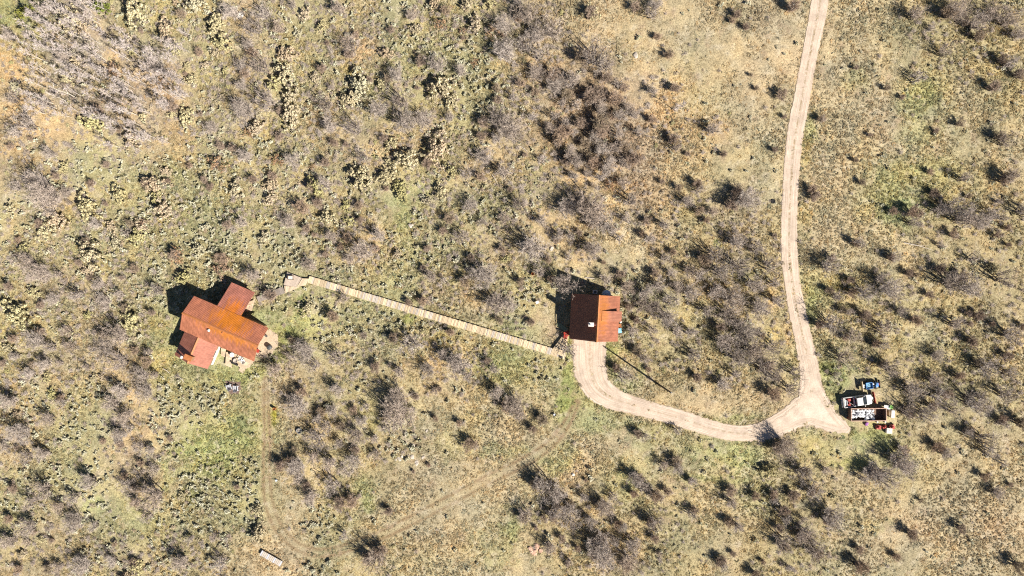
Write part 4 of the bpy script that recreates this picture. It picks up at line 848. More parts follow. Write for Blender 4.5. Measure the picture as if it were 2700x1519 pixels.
for s in (1, -1):
    gl_([(-.45, s * .915, 1.17), (.18, s * .915, 1.17), (.16, s * .77, 1.66), (-.36, s * .77, 1.66)], (0, s * .02, .008)).obj('side_window', M_glass, tr_)
    gl_([(.26, s * .915, 1.17), (1.36, s * .915, 1.17), (.72, s * .78, 1.66), (.24, s * .78, 1.66)], (0, s * .02, .008)).obj('side_window', M_glass, tr_)
    MB().bbox(1.18, 1.32, s * 1.10 - .12, s * 1.10 + .12, 1.12, 1.32, .03).obj('mirror', M_white if s < 0 else M_black, tr_)
    MB().box(-2.72, -.64, s * .95 - .045, s * .95 + .045, .5, 1.14).obj('bed_side', M_white, tr_)
    MB().bbox(2.74, 2.86, s * .62 - .16, s * .62 + .16, .68, .86, .03).obj('headlight', M_galv, tr_)
    MB().bbox(-2.80, -2.73, s * .88 - .08, s * .88 + .08, .75, 1.05, .02).obj('tail_light', M_red, tr_)
    for x in (-1.75, 1.85): wheel(tr_, x, s * .86)
MB().box(-2.72, -.64, -.9, .9, .50, .58).obj('bed_floor', M_black, tr_)
MB().box(-2.79, -2.72, -.93, .93, .5, 1.13).obj('tailgate', M_white, tr_)
MB().box(-.70, -.63, -.93, .93, .5, 1.15).obj('bed_front', M_white, tr_)
MB().bbox(-2.95, -2.80, -.9, .9, .42, .60, .03).obj('rear_bumper', M_galv, tr_); MB().bbox(2.84, 2.98, -.85, .85, .42, .62, .03).obj('front_bumper', M_galv, tr_)
def on_truck(x, y, z):
    c, s = math.cos(PA), math.sin(PA); return (q.x + x * c - y * s, q.y + x * s + y * c, z)
ld1 = empty('red_machine', on_truck(-1.75, .1, .585), PA, 'red garden machine lying in the pickup bed', 'machine')
MB().bbox(-.18, .38, .12, .62, .1, .62, .05).obj('engine', M_red, ld1); MB().bbox(-.25, .35, -.80, -.40, .05, .40, .05).obj('deck', M_red, ld1); MB().tube([(0, .4, .5), (.05, -.6, .45)], .07, 8).obj('bar', M_red, ld1)
MB().tube([(.1, -.2, .5), (.75, -.75, .62)], .03, 6).obj('handle', M_trim, ld1)
for yy in (-.62, .35): MB().tube([(-.1, yy - .06, .14), (-.1, yy + .06, .14)], .14, 12).obj('wheel', M_tyre, ld1)
sk = empty('white_sack_pile', on_truck(-2.38, -.05, .585), PA, 'long white sack along the pickup tailgate', 'sack')
MB().loft([[(.13 * math.cos(a) * r, y, .18 + .16 * math.sin(a) * r) for a in [k * math.pi / 5 for k in range(10)]] for y, r in ((-.82, .4), (-.7, .9), (-.3, 1.05), (.1, .9), (.5, 1.1), (.72, .8), (.8, .35))]).obj('sack', M_bag, sk)
MB().tube([(.35, -.5, .3), (.30, .5, .33)], .10, 8).obj('rolled_sheet', M_galv, sk)
# snow plough parked in front
pw = empty('snow_plough', on_truck(3.62, .12, 0), PA + math.radians(4), 'red snow plough blade in front of the white pickup', 'snow plough')
secs = []
for y in np.linspace(-1.15, 1.15, 9):
    bl = [(-.02, y, .06), (.10, y, .18), (.13, y, .42), (.06, y, .68), (-.06, y, .84)]
    secs.append(bl + [(x - .05, yy, z) for x, yy, z in reversed(bl)])
MB().loft(secs).obj('blade', M_red, pw)
for y in (-.8, -.27, .27, .8): MB().box(-.14, -.01, y - .03, y + .03, .12, .74).obj('rib', M_red, pw)
MB().box(-.85, -.12, -.42, -.34, .22, .34).obj('push_arm', M_black, pw); MB().box(-.85, -.12, .34, .42, .22, .34).obj('push_arm', M_black, pw)
MB().tube([(-.5, 0, .3), (-.16, 0, .62)], .06, 8).obj('ram', M_galv, pw); MB().bbox(-.60, -.35, -.25, .25, .3, .62, .03).obj('lift_frame', M_galv, pw)
# blue utility vehicle with front blade and rear rail
q2 = W(*P3(905, 410), .8); BA = math.radians(7)
bv = empty('blue_utility_vehicle', (q2.x, q2.y, 0), BA, 'small blue utility vehicle with an open bed and black blade', 'utility vehicle')
MB().box(-1.10, 1.35, -.50, .50, .42, .60).obj('chassis', M_black, bv)
MB().box(-.82, .35, -.58, .58, .60, .68).obj('bed_floor', M_bed, bv)
for s in (-1, 1): MB().box(-.86, .38, s * .60 - .04, s * .60 + .04, .62, .98).obj('bed_side', M_blue, bv)
MB().box(-.90, -.82, -.6, .6, .62, .98).obj('bed_tailgate', M_blue, bv); MB().box(.35, .42, -.6, .6, .62, 1.0).obj('bed_headboard', M_blue, bv)
MB().tube([(-.7, -.5, .80), (.25, .4, .82)], .03, 6).obj('bed_strut', M_black, bv)
MB().loft([hull_sec(.95, .50, .55, 1.02, .1), hull_sec(1.35, .46, .55, .98, .1), hull_sec(1.62, .36, .55, .85, .1)]).obj('hood', M_blue, bv)
MB().bbox(.46, .86, -.46, -.04, .68, .82, .04).obj('seat', M_black, bv); MB().bbox(.46, .86, .06, .46, .68, .82, .04).obj('seat', M_galv, bv)
MB().tube([(.98, .25, 1.05), (.85, .25, 1.18)], .16, 14).obj('steering_wheel', M_black, bv)
for s in (-.56, .56): MB().tube([(.42, s, .9), (.45, s, 1.75), (.98, s, 1.70), (1.15, s, 1.0)], .03, 6).obj('roll_bar', M_black, bv)
for x in (-.62, 1.15):
    for s in (-1, 1): wheel(bv, x, s * .66, .30, .24)
MB().box(-1.62, -1.50, -.98, .98, .35, .95).obj('rear_rail', M_plank, bv)
MB().box(-1.52, -.9, -.42, -.34, .42, .50).obj('hitch_arm', M_black, bv); MB().box(-1.52, -.9, .34, .42, .42, .50).obj('hitch_arm', M_black, bv)
MB().bbox(-1.42, -1.12, .02, .34, .50, .78, .03).obj('white_box', M_white, bv); MB().bbox(-1.40, -1.05, -.35, -.02, .50, .70, .03).obj('white_box', M_white, bv)
MB().box(1.55, 2.02, -.30, -.22, .3, .42).obj('push_arm', M_red, bv); MB().box(1.55, 2.02, .22, .30, .3, .42).obj('push_arm', M_red, bv); MB().bbox(1.70, 1.95, -.22, .22, .34, .55, .03).obj('winch', M_red, bv)
secs = []
for y in np.linspace(-.85, .85, 7):
    bl = [(2.02, y, .04), (2.14, y, .2), (2.14, y, .45), (2.04, y, .62)]; secs.append(bl + [(x - .05, yy, z) for x, yy, z in reversed(bl)])
MB().loft(secs).obj('front_blade', M_black, bv)
MB().tube([(2.0, .12, .5), (2.30, .14, .52)], .03, 6).obj('orange_marker', M_barrel, bv)
gt = empty('bent_hoop_frame', W(*P3(760, 300)), .1, 'thin bent metal hoop standing above the blue vehicle', 'frame')
MB().tube([(-.9, 0, 0), (-.95, .05, .7), (-.3, .1, .85), (.4, .1, .55), (.5, .1, 0)], .03, 6).obj('hoop', M_black, gt); MB().tube([(.5, .1, .5), (.9, .3, .9), (1.4, .2, .6), (1.5, .15, 0)], .03, 6).obj('hoop', M_black, gt)
# container
q3 = W(*P3(872, 967), 1.45); DA = math.radians(.6)
dc = empty('rubbish_container', (q3.x, q3.y, 0), DA, 'open rusty steel roll-off container full of white rubbish bags', 'container')
L2, B2, Hd = 3.42, 1.20, 1.45
for s in (-1, 1):
    w_ = MB().box(-L2, L2, s * B2 - .03, s * B2 + .03, .22, Hd); w_.obj('side_wall', M_bin, dc)
    MB().box(-L2 - .06, L2 + .06, s * B2 - .07, s * B2 + .07, Hd, Hd + .10).obj('top_rail', M_rim, dc)
    for i in range(9): MB().box(-3.2 + i * .8 - .05, -3.2 + i * .8 + .05, s * B2 + (.03 if s > 0 else -.11), s * B2 + (.11 if s > 0 else -.03), .25, Hd - .01).obj('side_rib', M_bin, dc)
for s in (-1, 1):
    MB().box(s * L2 - .03, s * L2 + .03, -B2 + .03, B2 - .03, .22, Hd).obj('end_wall', M_bin, dc); MB().box(s * L2 - .06, s * L2 + .06, -B2 + .07, B2 - .07, Hd, Hd + .098).obj('top_rail', M_rim, dc)
MB().box(-L2 + .03, L2 - .03, -B2 + .03, B2 - .03, .22, .30).obj('floor', M_bin, dc)
for y in (-.6, .6): MB().box(-L2, L2, y - .08, y + .08, .08, .219).obj('skid_rail', M_black, dc)
for x in (-3.0, 3.0):
    for y in (-.75, .75): MB().tube([(x, y - .08, .10), (x, y + .08, .10)], .10, 12).obj('roller', M_black, dc)
def blob(seed, rx, ry, rz, rough=.22, sub=2):
    r = random.Random(seed); import bmesh
    bm = bmesh.new(); bmesh.ops.create_icosphere(bm, subdivisions=sub, radius=1.0)
    ph = [(Vector((r.uniform(-1, 1), r.uniform(-1, 1), r.uniform(-1, 1))).normalized(), r.uniform(2, 5), r.uniform(0, 6)) for _ in range(7)]
    for v in bm.verts:
        d = v.co.normalized(); s_ = 1 + rough * sum(math.sin(f * d.dot(a) + p) for a, f, p in ph) / 3
        v.co = Vector((d.x * rx * s_, d.y * ry * s_, d.z * rz * s_))
    vs = [tuple(v.co) for v in bm.verts]; fs = [tuple(v.index for v in f.verts) for f in bm.faces]; bm.free()
    return vs, fs
def bag_mesh(i, mat):
    vs, fs = blob(i, .33, .30, .26, .35); mb = MB().add(vs, fs); mb.tube([(0, 0, .2), (.03, .02, .32), (.07, .05, .40)], [.07, .03, .07], 6)
    return mb.mesh('rubbish_bag', mat)
bm_w = [bag_mesh(i, M_bag) for i in range(4)]; bm_d = [bag_mesh(10 + i, M_dbag) for i in range(2)]
k = 0
for ix in range(10):
    for iy in range(4):
        x = -2.95 + ix * .46 + rnd.uniform(-.12, .12); y = -.85 + iy * .52 + rnd.uniform(-.1, .1)
        if y < -.55 and rnd.random() < .45: continue
        if ix > 7 and rnd.random() < .35: continue
        dark = rnd.random() < (.12 if ix < 7 else .35)
        z = .62 + rnd.uniform(0, .25) + .22 * math.exp(-((ix - 4) / 4) ** 2)
        c, s = math.cos(DA), math.sin(DA)
        o = mesh_obj('rubbish_bag', (bm_d if dark else bm_w)[k % (2 if dark else 4)], None, (q3.x + x * c - y * s, q3.y + x * s + y * c, z), rnd.uniform(0, 6.3))
        o.scale = [rnd.uniform(.8, 1.35) for _ in range(3)]; k += 1
        if dark: tag(o, 'dark grey rubbish bag among white bags in the rusty container', 'rubbish bag', 'dark rubbish bags in the container')
        else: tag(o, 'white rubbish bag heaped with others in the rusty container', 'rubbish bag', 'white rubbish bags in the container')
# scattered junk round the container
j = empty('folding_table', W(*P3(1235, 825), .7), math.radians(-8), 'white folding table at the container right end', 'table'); j.location.z = 0
MB().bbox(-.75, .55, -.38, .38, .70, .75, .02).obj('table_top', M_white, j)
for x in (-.6, .4):
    for y in (-.3, .3): MB().box(x - .03, x + .03, y - .03, y + .03, 0, .70).obj('leg', M_galv, j)
j = empty('green_sheet', W(*P3(1315, 830), .8), math.radians(-30), 'lime green sheet draped over the white table corner', 'sheet')
gsv = []; gsf = []
for a in range(6):
    for b_ in range(5): gsv.append((-.45 + a * .18, -.35 + b_ * .17, .03 + .09 * math.sin(a * 1.9 + b_) - .05 * a + (.02 if a < 3 else -.05)))
for a in range(5):
    for b_ in range(4): gsf.append((a * 5 + b_, a * 5 + b_ + 1, a * 5 + b_ + 6, a * 5 + b_ + 5))
MB().add(gsv, gsf).obj('sheet', M_green, j)
j = empty('white_freezer_chest', W(*P3(1290, 940)), math.radians(-4), 'pale upright chest against the container right end', 'chest')
MB().bbox(-.30, .30, -.75, .75, 0, .80, .03).obj('body', M_trim, j); MB().bbox(-.32, .32, -.77, .77, .80, .88, .03).obj('lid', M_white, j); MB().box(-.36, -.32, -.1, .1, .7, .76).obj('handle', M_galv, j)
j = empty('plywood_panel', W(*P3(1225, 915)), 0, 'pink-tan board leaning on the container end', 'board')
MB().loft([[(-.05, -.5, 0), (0, -.5, 0), (0, .5, 0), (-.05, .5, 0)], [(-.25, -.5, 1.2), (-.20, -.5, 1.2), (-.20, .5, 1.2), (-.25, .5, 1.2)]]).obj('panel', M_plank, j)
def mower(loc, rz, mat, label, s=1.0):
    t = empty('red_mower', loc, rz, label, 'mower')
    MB().bbox(-.45 * s, .40 * s, -.36 * s, .36 * s, .12 * s, .42 * s, .08 * s).obj('deck', mat, t); MB().lathe([(.22 * s, .42 * s), (.22 * s, .62 * s), (.12 * s, .68 * s)], 12).obj('engine', M_red, t)
    for x in (-.38, .34):
        for y in (-.40, .40): MB().tube([(x * s, (y - .05) * s, .14 * s), (x * s, (y + .05) * s, .14 * s)], .14 * s, 12).obj('wheel', M_tyre, t)
    for y in (-.25, .25): MB().tube([(-.42 * s, y * s, .35 * s), (-1.0 * s, y * s, .85 * s)], .018, 6).obj('handle', M_black, t)
mower(W(*P3(1040, 1200)), math.radians(175), M_pinkred, 'leftmost faded red machine in front of the container', 1.15)
mower(W(*P3(1160, 1195)), math.radians(10), M_red, 'middle red machine in front of the container', .9)
mower(W(*P3(1300, 1195)), math.radians(20), M_pinkred, 'rightmost red machine in front of the container', 1.2)
j = empty('white_crate', W(*P3(1237, 1265)), math.radians(-3), 'white square box below the red machines', 'box')
MB().bbox(-.98 * .55, .98 * .55, -.5, .5, 0, .55, .03).obj('box', M_white, j); MB().bbox(-.57, .57, -.53, .53, .55, .62, .02).obj('lid', M_trim, j)
j = empty('purple_bag', W(*P3(825, 1140)), .4, 'purple bag lying below the rubbish container', 'bag'); v_, f_ = blob(77, .42, .34, .26); MB().add([(a, b_, c + .22) for a, b_, c in v_], f_).obj('bag', M_purple, j); MB().tube([(.2, -.1, .35), (.0, -.25, .5), (-.2, -.1, .35)], .025, 6).obj('handle', M_white, j)
for i, (x, y, n) in enumerate([(505, 905, 'upper red fuel can by the container left end'), (492, 1030, 'lower red fuel can by the container left end')]):
    j = empty('fuel_can', W(*P3(x, y)), .3 * i, n, 'fuel can'); MB().bbox(-.26, .26, -.30, .30, 0, .55, .06).obj('can', M_red, j); MB().tube([(.1, 0, .55), (.22, 0, .70)], .05, 8).obj('spout', M_black, j); MB().tube([(-.18, 0, .54), (-.1, 0, .64), (.05, 0, .64), (.08, 0, .54)], .03, 6).obj('handle', M_red, j)
for i, (x, y) in enumerate([(1025, 1105), (1175, 1105)]):
    j = empty('paint_bucket', W(*P3(x, y)), 0, ['left', 'right'][i] + ' white bucket in the shade below the container', 'bucket'); MB().lathe([(.13, 0), (.16, .36), (.17, .38), (.14, .36)], 14).obj('bucket', M_white, j); MB().tube([(-.16, 0, .35), (0, .1, .45), (.16, 0, .35)], .01, 5).obj('handle', M_galv, j)

# ------------------------------------------------------------------ rocks and oddments on the meadow
def rock(px, py, r, label, mat=None, seed=0, flat=.55, group=None):
    v_, f_ = blob(500 + seed, r, r * .8, r * flat, .30, 2)
    o = MB().add(v_, f_).obj('boulder', mat or M_rock, None, W(px, py) + Vector((0, 0, r * flat * .45)), rnd.uniform(0, 6)); tag(o, label, 'rock', group); return o
rock(1676, 147, .62, 'pale lone boulder on open grass near the top edge', seed=1, flat=.45)
rock(634, 42, .75, 'white boulder in the brush near the top left', M_trim, seed=2)
rock(1083, 674 - 80, .5, 'pale boulder in green grass above the boardwalk', seed=3)
rock(1454, 656, .5, 'pale boulder in the oak brush above the garage', seed=4)
rock(1511, 1251, .35, 'small white rock in grass above the lower oaks', M_trim, seed=5)
n_ = 0
for (x, y, r) in [(1052, 1210, .7), (1043, 1218, .45), (1060, 1199, .5), (1098, 1203, .8), (1106, 1212, .7), (1093, 1217, .6), (1112, 1204, .5), (1086, 1179, .6), (1130, 1135, .5), (1104, 1221, .4), (1066, 1190, .35), (945, 1060, .45), (938, 1056, .35)]:
    n_ += 1; rock(x + rnd.gauss(0, 5), y + rnd.gauss(0, 4), r * .62, 'x', seed=10 + n_, flat=.35, group='rocks on the bare slope')
for i in range(16):
    n_ += 1; rock(1415 + rnd.gauss(0, 8) + (i % 5 - 2) * 1.5, 1446 + rnd.gauss(0, 9) - (i % 5 - 2) * 3, rnd.uniform(.22, .5), 'x', M_rrock, seed=10 + n_, group='reddish rock pile')
for g_, txt in (('rocks on the bare slope', '%s from left of the pale rocks on the bare slope'), ('reddish rock pile', '%s from left in the reddish rock pile at the bottom'), ('white rubbish bags in the container', '%s white rubbish bag from the left in the rusty container'), ('dark rubbish bags in the container', '%s dark rubbish bag from the left in the rusty container')):
    l_ = sorted([o for o in scene.objects if o.get('group') == g_], key=lambda o: o.location.x)
    for i, o in enumerate(l_): o['label'] = txt % ('%d%s' % (i + 1, 'th' if 10 <= (i + 1) % 100 <= 20 else {1: 'st', 2: 'nd', 3: 'rd'}.get((i + 1) % 10, 'th')))
st = empty('pump_stump', W(725.5, 1077), 0, 'short rusty barrel beside the yellow-green patch on the track', 'barrel')
MB().lathe([(.26, 0), (.27, .03), (.27, .75), (.28, .78), (.22, .78), (.21, .6)], 16).obj('drum', M_barrel, st); MB().lathe([(.21, .58), (.02, .62)], 12).obj('lid', M_black, st)
tb = empty('stock_tub', W(790, 1135), 0, 'round grey tub at the edge of the oaks below the house', 'tub')
MB().lathe([(.42, 0), (.52, .40), (.55, .42), (.49, .42), (.42, .12), (.05, .1)], 22).obj('tub', M_galv, tb); MB().lathe([(.02, .11), (.41, .13)], 16).obj('dry_bottom', M_rock, tb)
bk = empty('black_bucket', W(1462, 1093), 0, 'black and white bucket in green grass left of the driveway', 'bucket')
MB().lathe([(.20, 0), (.27, .42), (.29, .44), (.24, .42), (.2, .1)], 16).obj('bucket', M_black, bk); MB().lathe([(.02, .30), (.22, .31)], 12).obj('white_contents', M_bag, bk)
ty = empty('old_tyre', W(2038, 531), 0, 'old tyre lying in grass left of the road', 'tyre')
MB().lathe([(.24, .02), (.40, 0), (.46, .08), (.46, .14), (.40, .22), (.24, .20), (.26, .11)], 22).obj('tyre', M_tyre, ty)
wbk = empty('white_bucket', W(730, 1266), 0, 'small pale blue bucket right of the left track', 'bucket'); MB().lathe([(.16, 0), (.2, .36), (.21, .38), (.17, .36)], 14).obj('bucket', M_tank, wbk); MB().tube([(-.2, 0, .36), (0, .12, .46), (.2, 0, .36)], .01, 5).obj('handle', M_galv, wbk)
# row of grey slatted panels low on the left
pr0, pr1 = W(690, 1455), W(742, 1484); dv_ = pr1 - pr0; pang = math.atan2(dv_.y, dv_.x)
pr = empty('slatted_rack', (pr0 + pr1) / 2, pang, 'long grey slatted wooden rack where the two tracks meet', 'rack')
LR = dv_.length
for i in range(13): MB().bbox(-LR / 2 + i * LR / 12.5, -LR / 2 + i * LR / 12.5 + .31, -.55, .55, .42, .47, .01).obj('slat', M_deadwood if i % 4 else M_grey, pr)
for y in (-.4, .4): MB().box(-LR / 2, LR / 2 + .2, y - .05, y + .05, .30, .42).obj('rail', M_timber, pr)
for x in (-LR / 2 + .1, 0, LR / 2):
    for y in (-.4, .4): MB().box(x - .05, x + .05, y - .05, y + .05, -.1, .30).obj('leg', M_timber, pr)

# ------------------------------------------------------------------ plants: shapes
def tri_tubes(segs, n=3):
    """segs: list of (p0, r0, p1, r1) -> verts, faces of n-sided tapered tubes"""
    mb = MB()
    for p0, r0, p1, r1 in segs: mb.tube([p0, p1], [r0, r1], n, cap=False)
    return mb
def rvec(r, s=1.0): return Vector((r.gauss(0, s), r.gauss(0, s), r.gauss(0, s)))
def oak_shape(seed, R, H, stems=6, nb=6, nt=7.0, tw=.030, tl=.62, fill=1.0, spread=1.0):
    """many-stemmed bare oak: returns (stem mesh builder, twig mesh builder)"""
    r = random.Random(seed); segs = []; tv = []; tf = []
    lx, ly = r.uniform(.8, 1.2), r.uniform(.8, 1.2)
    def twig(p, d, l, w):
        s = d.cross(rvec(r)).normalized() * w; n = len(tv)
        e = p + d * l * .55 + rvec(r, .06); f = p + d * l + rvec(r, .10)
        tv.extend([p - s, p + s, e + s * .6, e - s * .6, f]); tf.extend([(n, n + 1, n + 2, n + 3), (n + 3, n + 2, n + 4)])
    for i in range(stems):
        a = 2 * math.pi * (i + r.random()) / stems; rr = R * .9 * spread * math.sqrt(r.uniform(.02, .95))
        base = Vector((math.cos(a) * R * .28 * r.random() * spread, math.sin(a) * R * .28 * r.random() * spread, -.1))
        top = Vector((math.cos(a) * rr * .72 * lx, math.sin(a) * rr * .72 * ly, H * r.uniform(.62, .86)))
        p = base; rad = .062 + .014 * H; pts = [p]
        for k in range(1, 6):
            t = k / 5; p2 = base.lerp(top, t) + rvec(r, .10 * R * .35) * (1 if k < 5 else 0); p2.z = max(p2.z, .05)
            segs.append((p, rad * (1 - .16 * (k - 1)), p2, rad * (1 - .16 * k) + .006)); p = p2; pts.append(p)
        for k in range(nb):
            t = r.uniform(.35, 1.0); q = pts[min(5, int(t * 5))].lerp(pts[min(5, int(t * 5) + 1)], (t * 5) % 1)
            da = r.uniform(0, 6.28); d = Vector((math.cos(da), math.sin(da), r.uniform(.15, 1.0))).normalized()
            bl = R * r.uniform(.28, .55); q1 = q + d * bl * .55 + rvec(r, .06 * R); q2 = q1 + (d + rvec(r, .35) + Vector((0, 0, .25))).normalized() * bl * .5
            segs.append((q, .028, q1, .02)); segs.append((q1, .02, q2, .010))
            for m in range(int(nt * fill)):
                u = r.random(); s0 = q.lerp(q1, u * 1.6) if u < .6 else q1.lerp(q2, (u - .6) * 2.5)
                d2 = (d * .5 + rvec(r, .75) + Vector((0, 0, .35))).normalized()
                l = tl * r.uniform(.5, 1.15) * (.6 + .2 * R); twig(s0, d2, l, tw)
                e = s0 + d2 * l * .5
                for _ in range(2): twig(e, (d2 + rvec(r, .6)).normalized(), l * r.uniform(.4, .75), tw * .8)
    st = tri_tubes(segs); twm = MB().add(tv, tf)
    return st, twm
def aspen_shape(seed, H):
    r = random.Random(seed); segs = []; tv = []; tf = []
    p = Vector((0, 0, -.1)); pts = [p]; d = Vector((r.gauss(0, .05), r.gauss(0, .05), 1))
    for k in range(6):
        p2 = p + d * H / 6 + Vector((r.gauss(0, .05), r.gauss(0, .05), 0)); segs.append((p, .075 - .010 * k, p2, .065 - .010 * k)); p = p2; pts.append(p)
    def twig(p, d, l, w):
        s = d.cross(rvec(r)).normalized() * w; n = len(tv); tv.extend([p - s, p + s, p + d * l]); tf.append((n, n + 1, n + 2))
    for k in range(22):
        t = r.uniform(.35, 1); q = pts[min(6, int(t * 6))]; a = r.uniform(0, 6.28)
        d = Vector((math.cos(a), math.sin(a), r.uniform(.5, 1.3))).normalized(); bl = r.uniform(.5, 1.1) * (1.3 - t * .6); q1 = q + d * bl
        segs.append((q, .016, q1, .006))
        for m in range(13):
            s0 = q.lerp(q1, r.uniform(.2, 1)); twig(s0, (d + rvec(r, .6)).normalized(), r.uniform(.25, .55), .026)
    return tri_tubes(segs), MB().add(tv, tf)
def leafy_shape(seed, R, H, clumps=46, leaves=20, ls=.12):
    r = random.Random(seed); segs = []; lv = []; lf = []
    for i in range(clumps):
        a = r.uniform(0, 6.28); u = math.sqrt(r.random()); lob = .78 + .3 * math.sin(2 * a + seed) + .22 * math.sin(5 * a + seed * 2.3); x, y = R * u * lob * math.cos(a), R * u * lob * math.sin(a)
        z = H * (1 - .55 * u * u) * r.uniform(.55, 1.0); c = Vector((x, y, z)); cr = R * r.uniform(.065, .18)
        if i % 3 == 0: segs.append((Vector((x * .15, y * .15, -.05)), .03, c * .75, .02)); segs.append((c * .75, .02, c, .008))
        for k in range(int(leaves * r.uniform(.5, 1.3))):
            d = rvec(r).normalized(); p = c + d * cr * r.uniform(.5, 1.0); s = d.cross(rvec(r)).normalized() * ls * r.uniform(.6, 1.1); t = d.cross(s).normalized() * ls * r.uniform(.5, .9) + d * .03
            n = len(lv); lv.extend([p - s - t * .4, p + s * .2 - t, p + s, p + t]); lf.append((n, n + 1, n + 2, n + 3))
    return tri_tubes(segs), MB().add(lv, lf)
def sage_shape(seed, R=.55, H=.58, n=95):
    r = random.Random(seed); lv = []; lf = []
    nc = 9; cs = [(R * .72 * math.sqrt(r.random()), r.uniform(0, 6.28)) for _ in range(nc)]
    for k in range(n):
        cr, ca = cs[k % nc]; c = Vector((cr * math.cos(ca), cr * math.sin(ca), H * (1 - .5 * (cr / R) ** 2) * .6))
        d = (rvec(r) + Vector((0, 0, .8))).normalized(); p = c + d * r.uniform(.03, .17); s = d.cross(rvec(r)).normalized() * r.uniform(.06, .11); t = d.cross(s).normalized() * r.uniform(.05, .10) + d * .03
        q = len(lv); lv.extend([p - s - t * .5, p + s * .3 - t, p + s, p + t]); lf.append((q, q + 1, q + 2, q + 3))
    mb = MB().add(lv, lf); mb.tube([(0, 0, -.05), (0, 0, H * .5)], [.05, .03], 4, cap=False)
    return mb
def tuft_shape(seed, R=.17, H=.055, n=12):
    r = random.Random(seed); v = []; f = []
    for k in range(n):
        a = r.uniform(0, 6.28); d = Vector((math.cos(a), math.sin(a), 0)); s = Vector((-d.y, d.x, 0)) * r.uniform(.025, .05); b0 = d * r.uniform(0, .08)
        m = b0 + d * R * r.uniform(.3, .6) + Vector((0, 0, H * r.uniform(.6, 1.1))); e = b0 + d * R * r.uniform(.8, 1.3) + Vector((0, 0, H * r.uniform(.2, .9)))
        q = len(v); v.extend([b0 - s + Vector((0, 0, -.05)), b0 + s + Vector((0, 0, -.05)), m + s * .8, m - s * .8, e]); f.extend([(q, q + 1, q + 2, q + 3), (q + 3, q + 2, q + 4)])
    return MB().add(v, f)

PROTO = {}
def proto(kind, R, stem_mb, crown_mb, sm, cm):
    PROTO.setdefault(kind, []).append((R, stem_mb.mesh(kind + ' stems', sm), crown_mb.mesh(kind + ' crown', cm)))
for i in range(4): proto('oak_s', 1.0, *oak_shape(100 + i, 1.0, 1.7, 5, 5, 7, .011, .55, (.6, 1.0, 1.2, .8)[i]), M_stem, M_twig)
for i in range(5): proto('oak_m', 2.0, *oak_shape(200 + i, 2.0, 3.0, (6, 9, 8, 11, 7)[i], 7, 9, .0115, .62, (.45, .9, .65, 1.05, .75)[i]), M_stem, M_twig)
for i in range(5): proto('oak_l', 3.0, *oak_shape(300 + i, 3.0, 4.3, (9, 13, 16, 11, 14)[i], 8, 10, .0125, .62, (.4, .8, 1.0, .55, .7)[i]), M_stem, M_twig)
for i in range(5): proto('dark', 1.4, *oak_shape(400 + i, 1.4, 2.0, 9, 7, 9, .018, .5, 1.1), M_stem, M_dtwig)
for i in range(5): proto('aspen', 1.0, *aspen_shape(500 + i, 6.2 + .4 * (i % 3)), M_abark, M_atwig)
for i in range(6): proto('leafy', 2.0, *leafy_shape(600 + i, 2.0, 1.9, 90, 26, .115), M_stem, M_leaf)
for i in range(2): proto('green', 2.0, *leafy_shape(650 + i, 2.0, 1.6, 70, 22, .12), M_stem, M_gleaf)
for i in range(2): proto('rusty', 2.0, *leafy_shape(680 + i, 2.0, 2.0, 55, 16, .10), M_stem, M_rust_leaf)
SAGE = [sage_shape(700 + i).mesh('sage', M_sage) for i in range(5)]

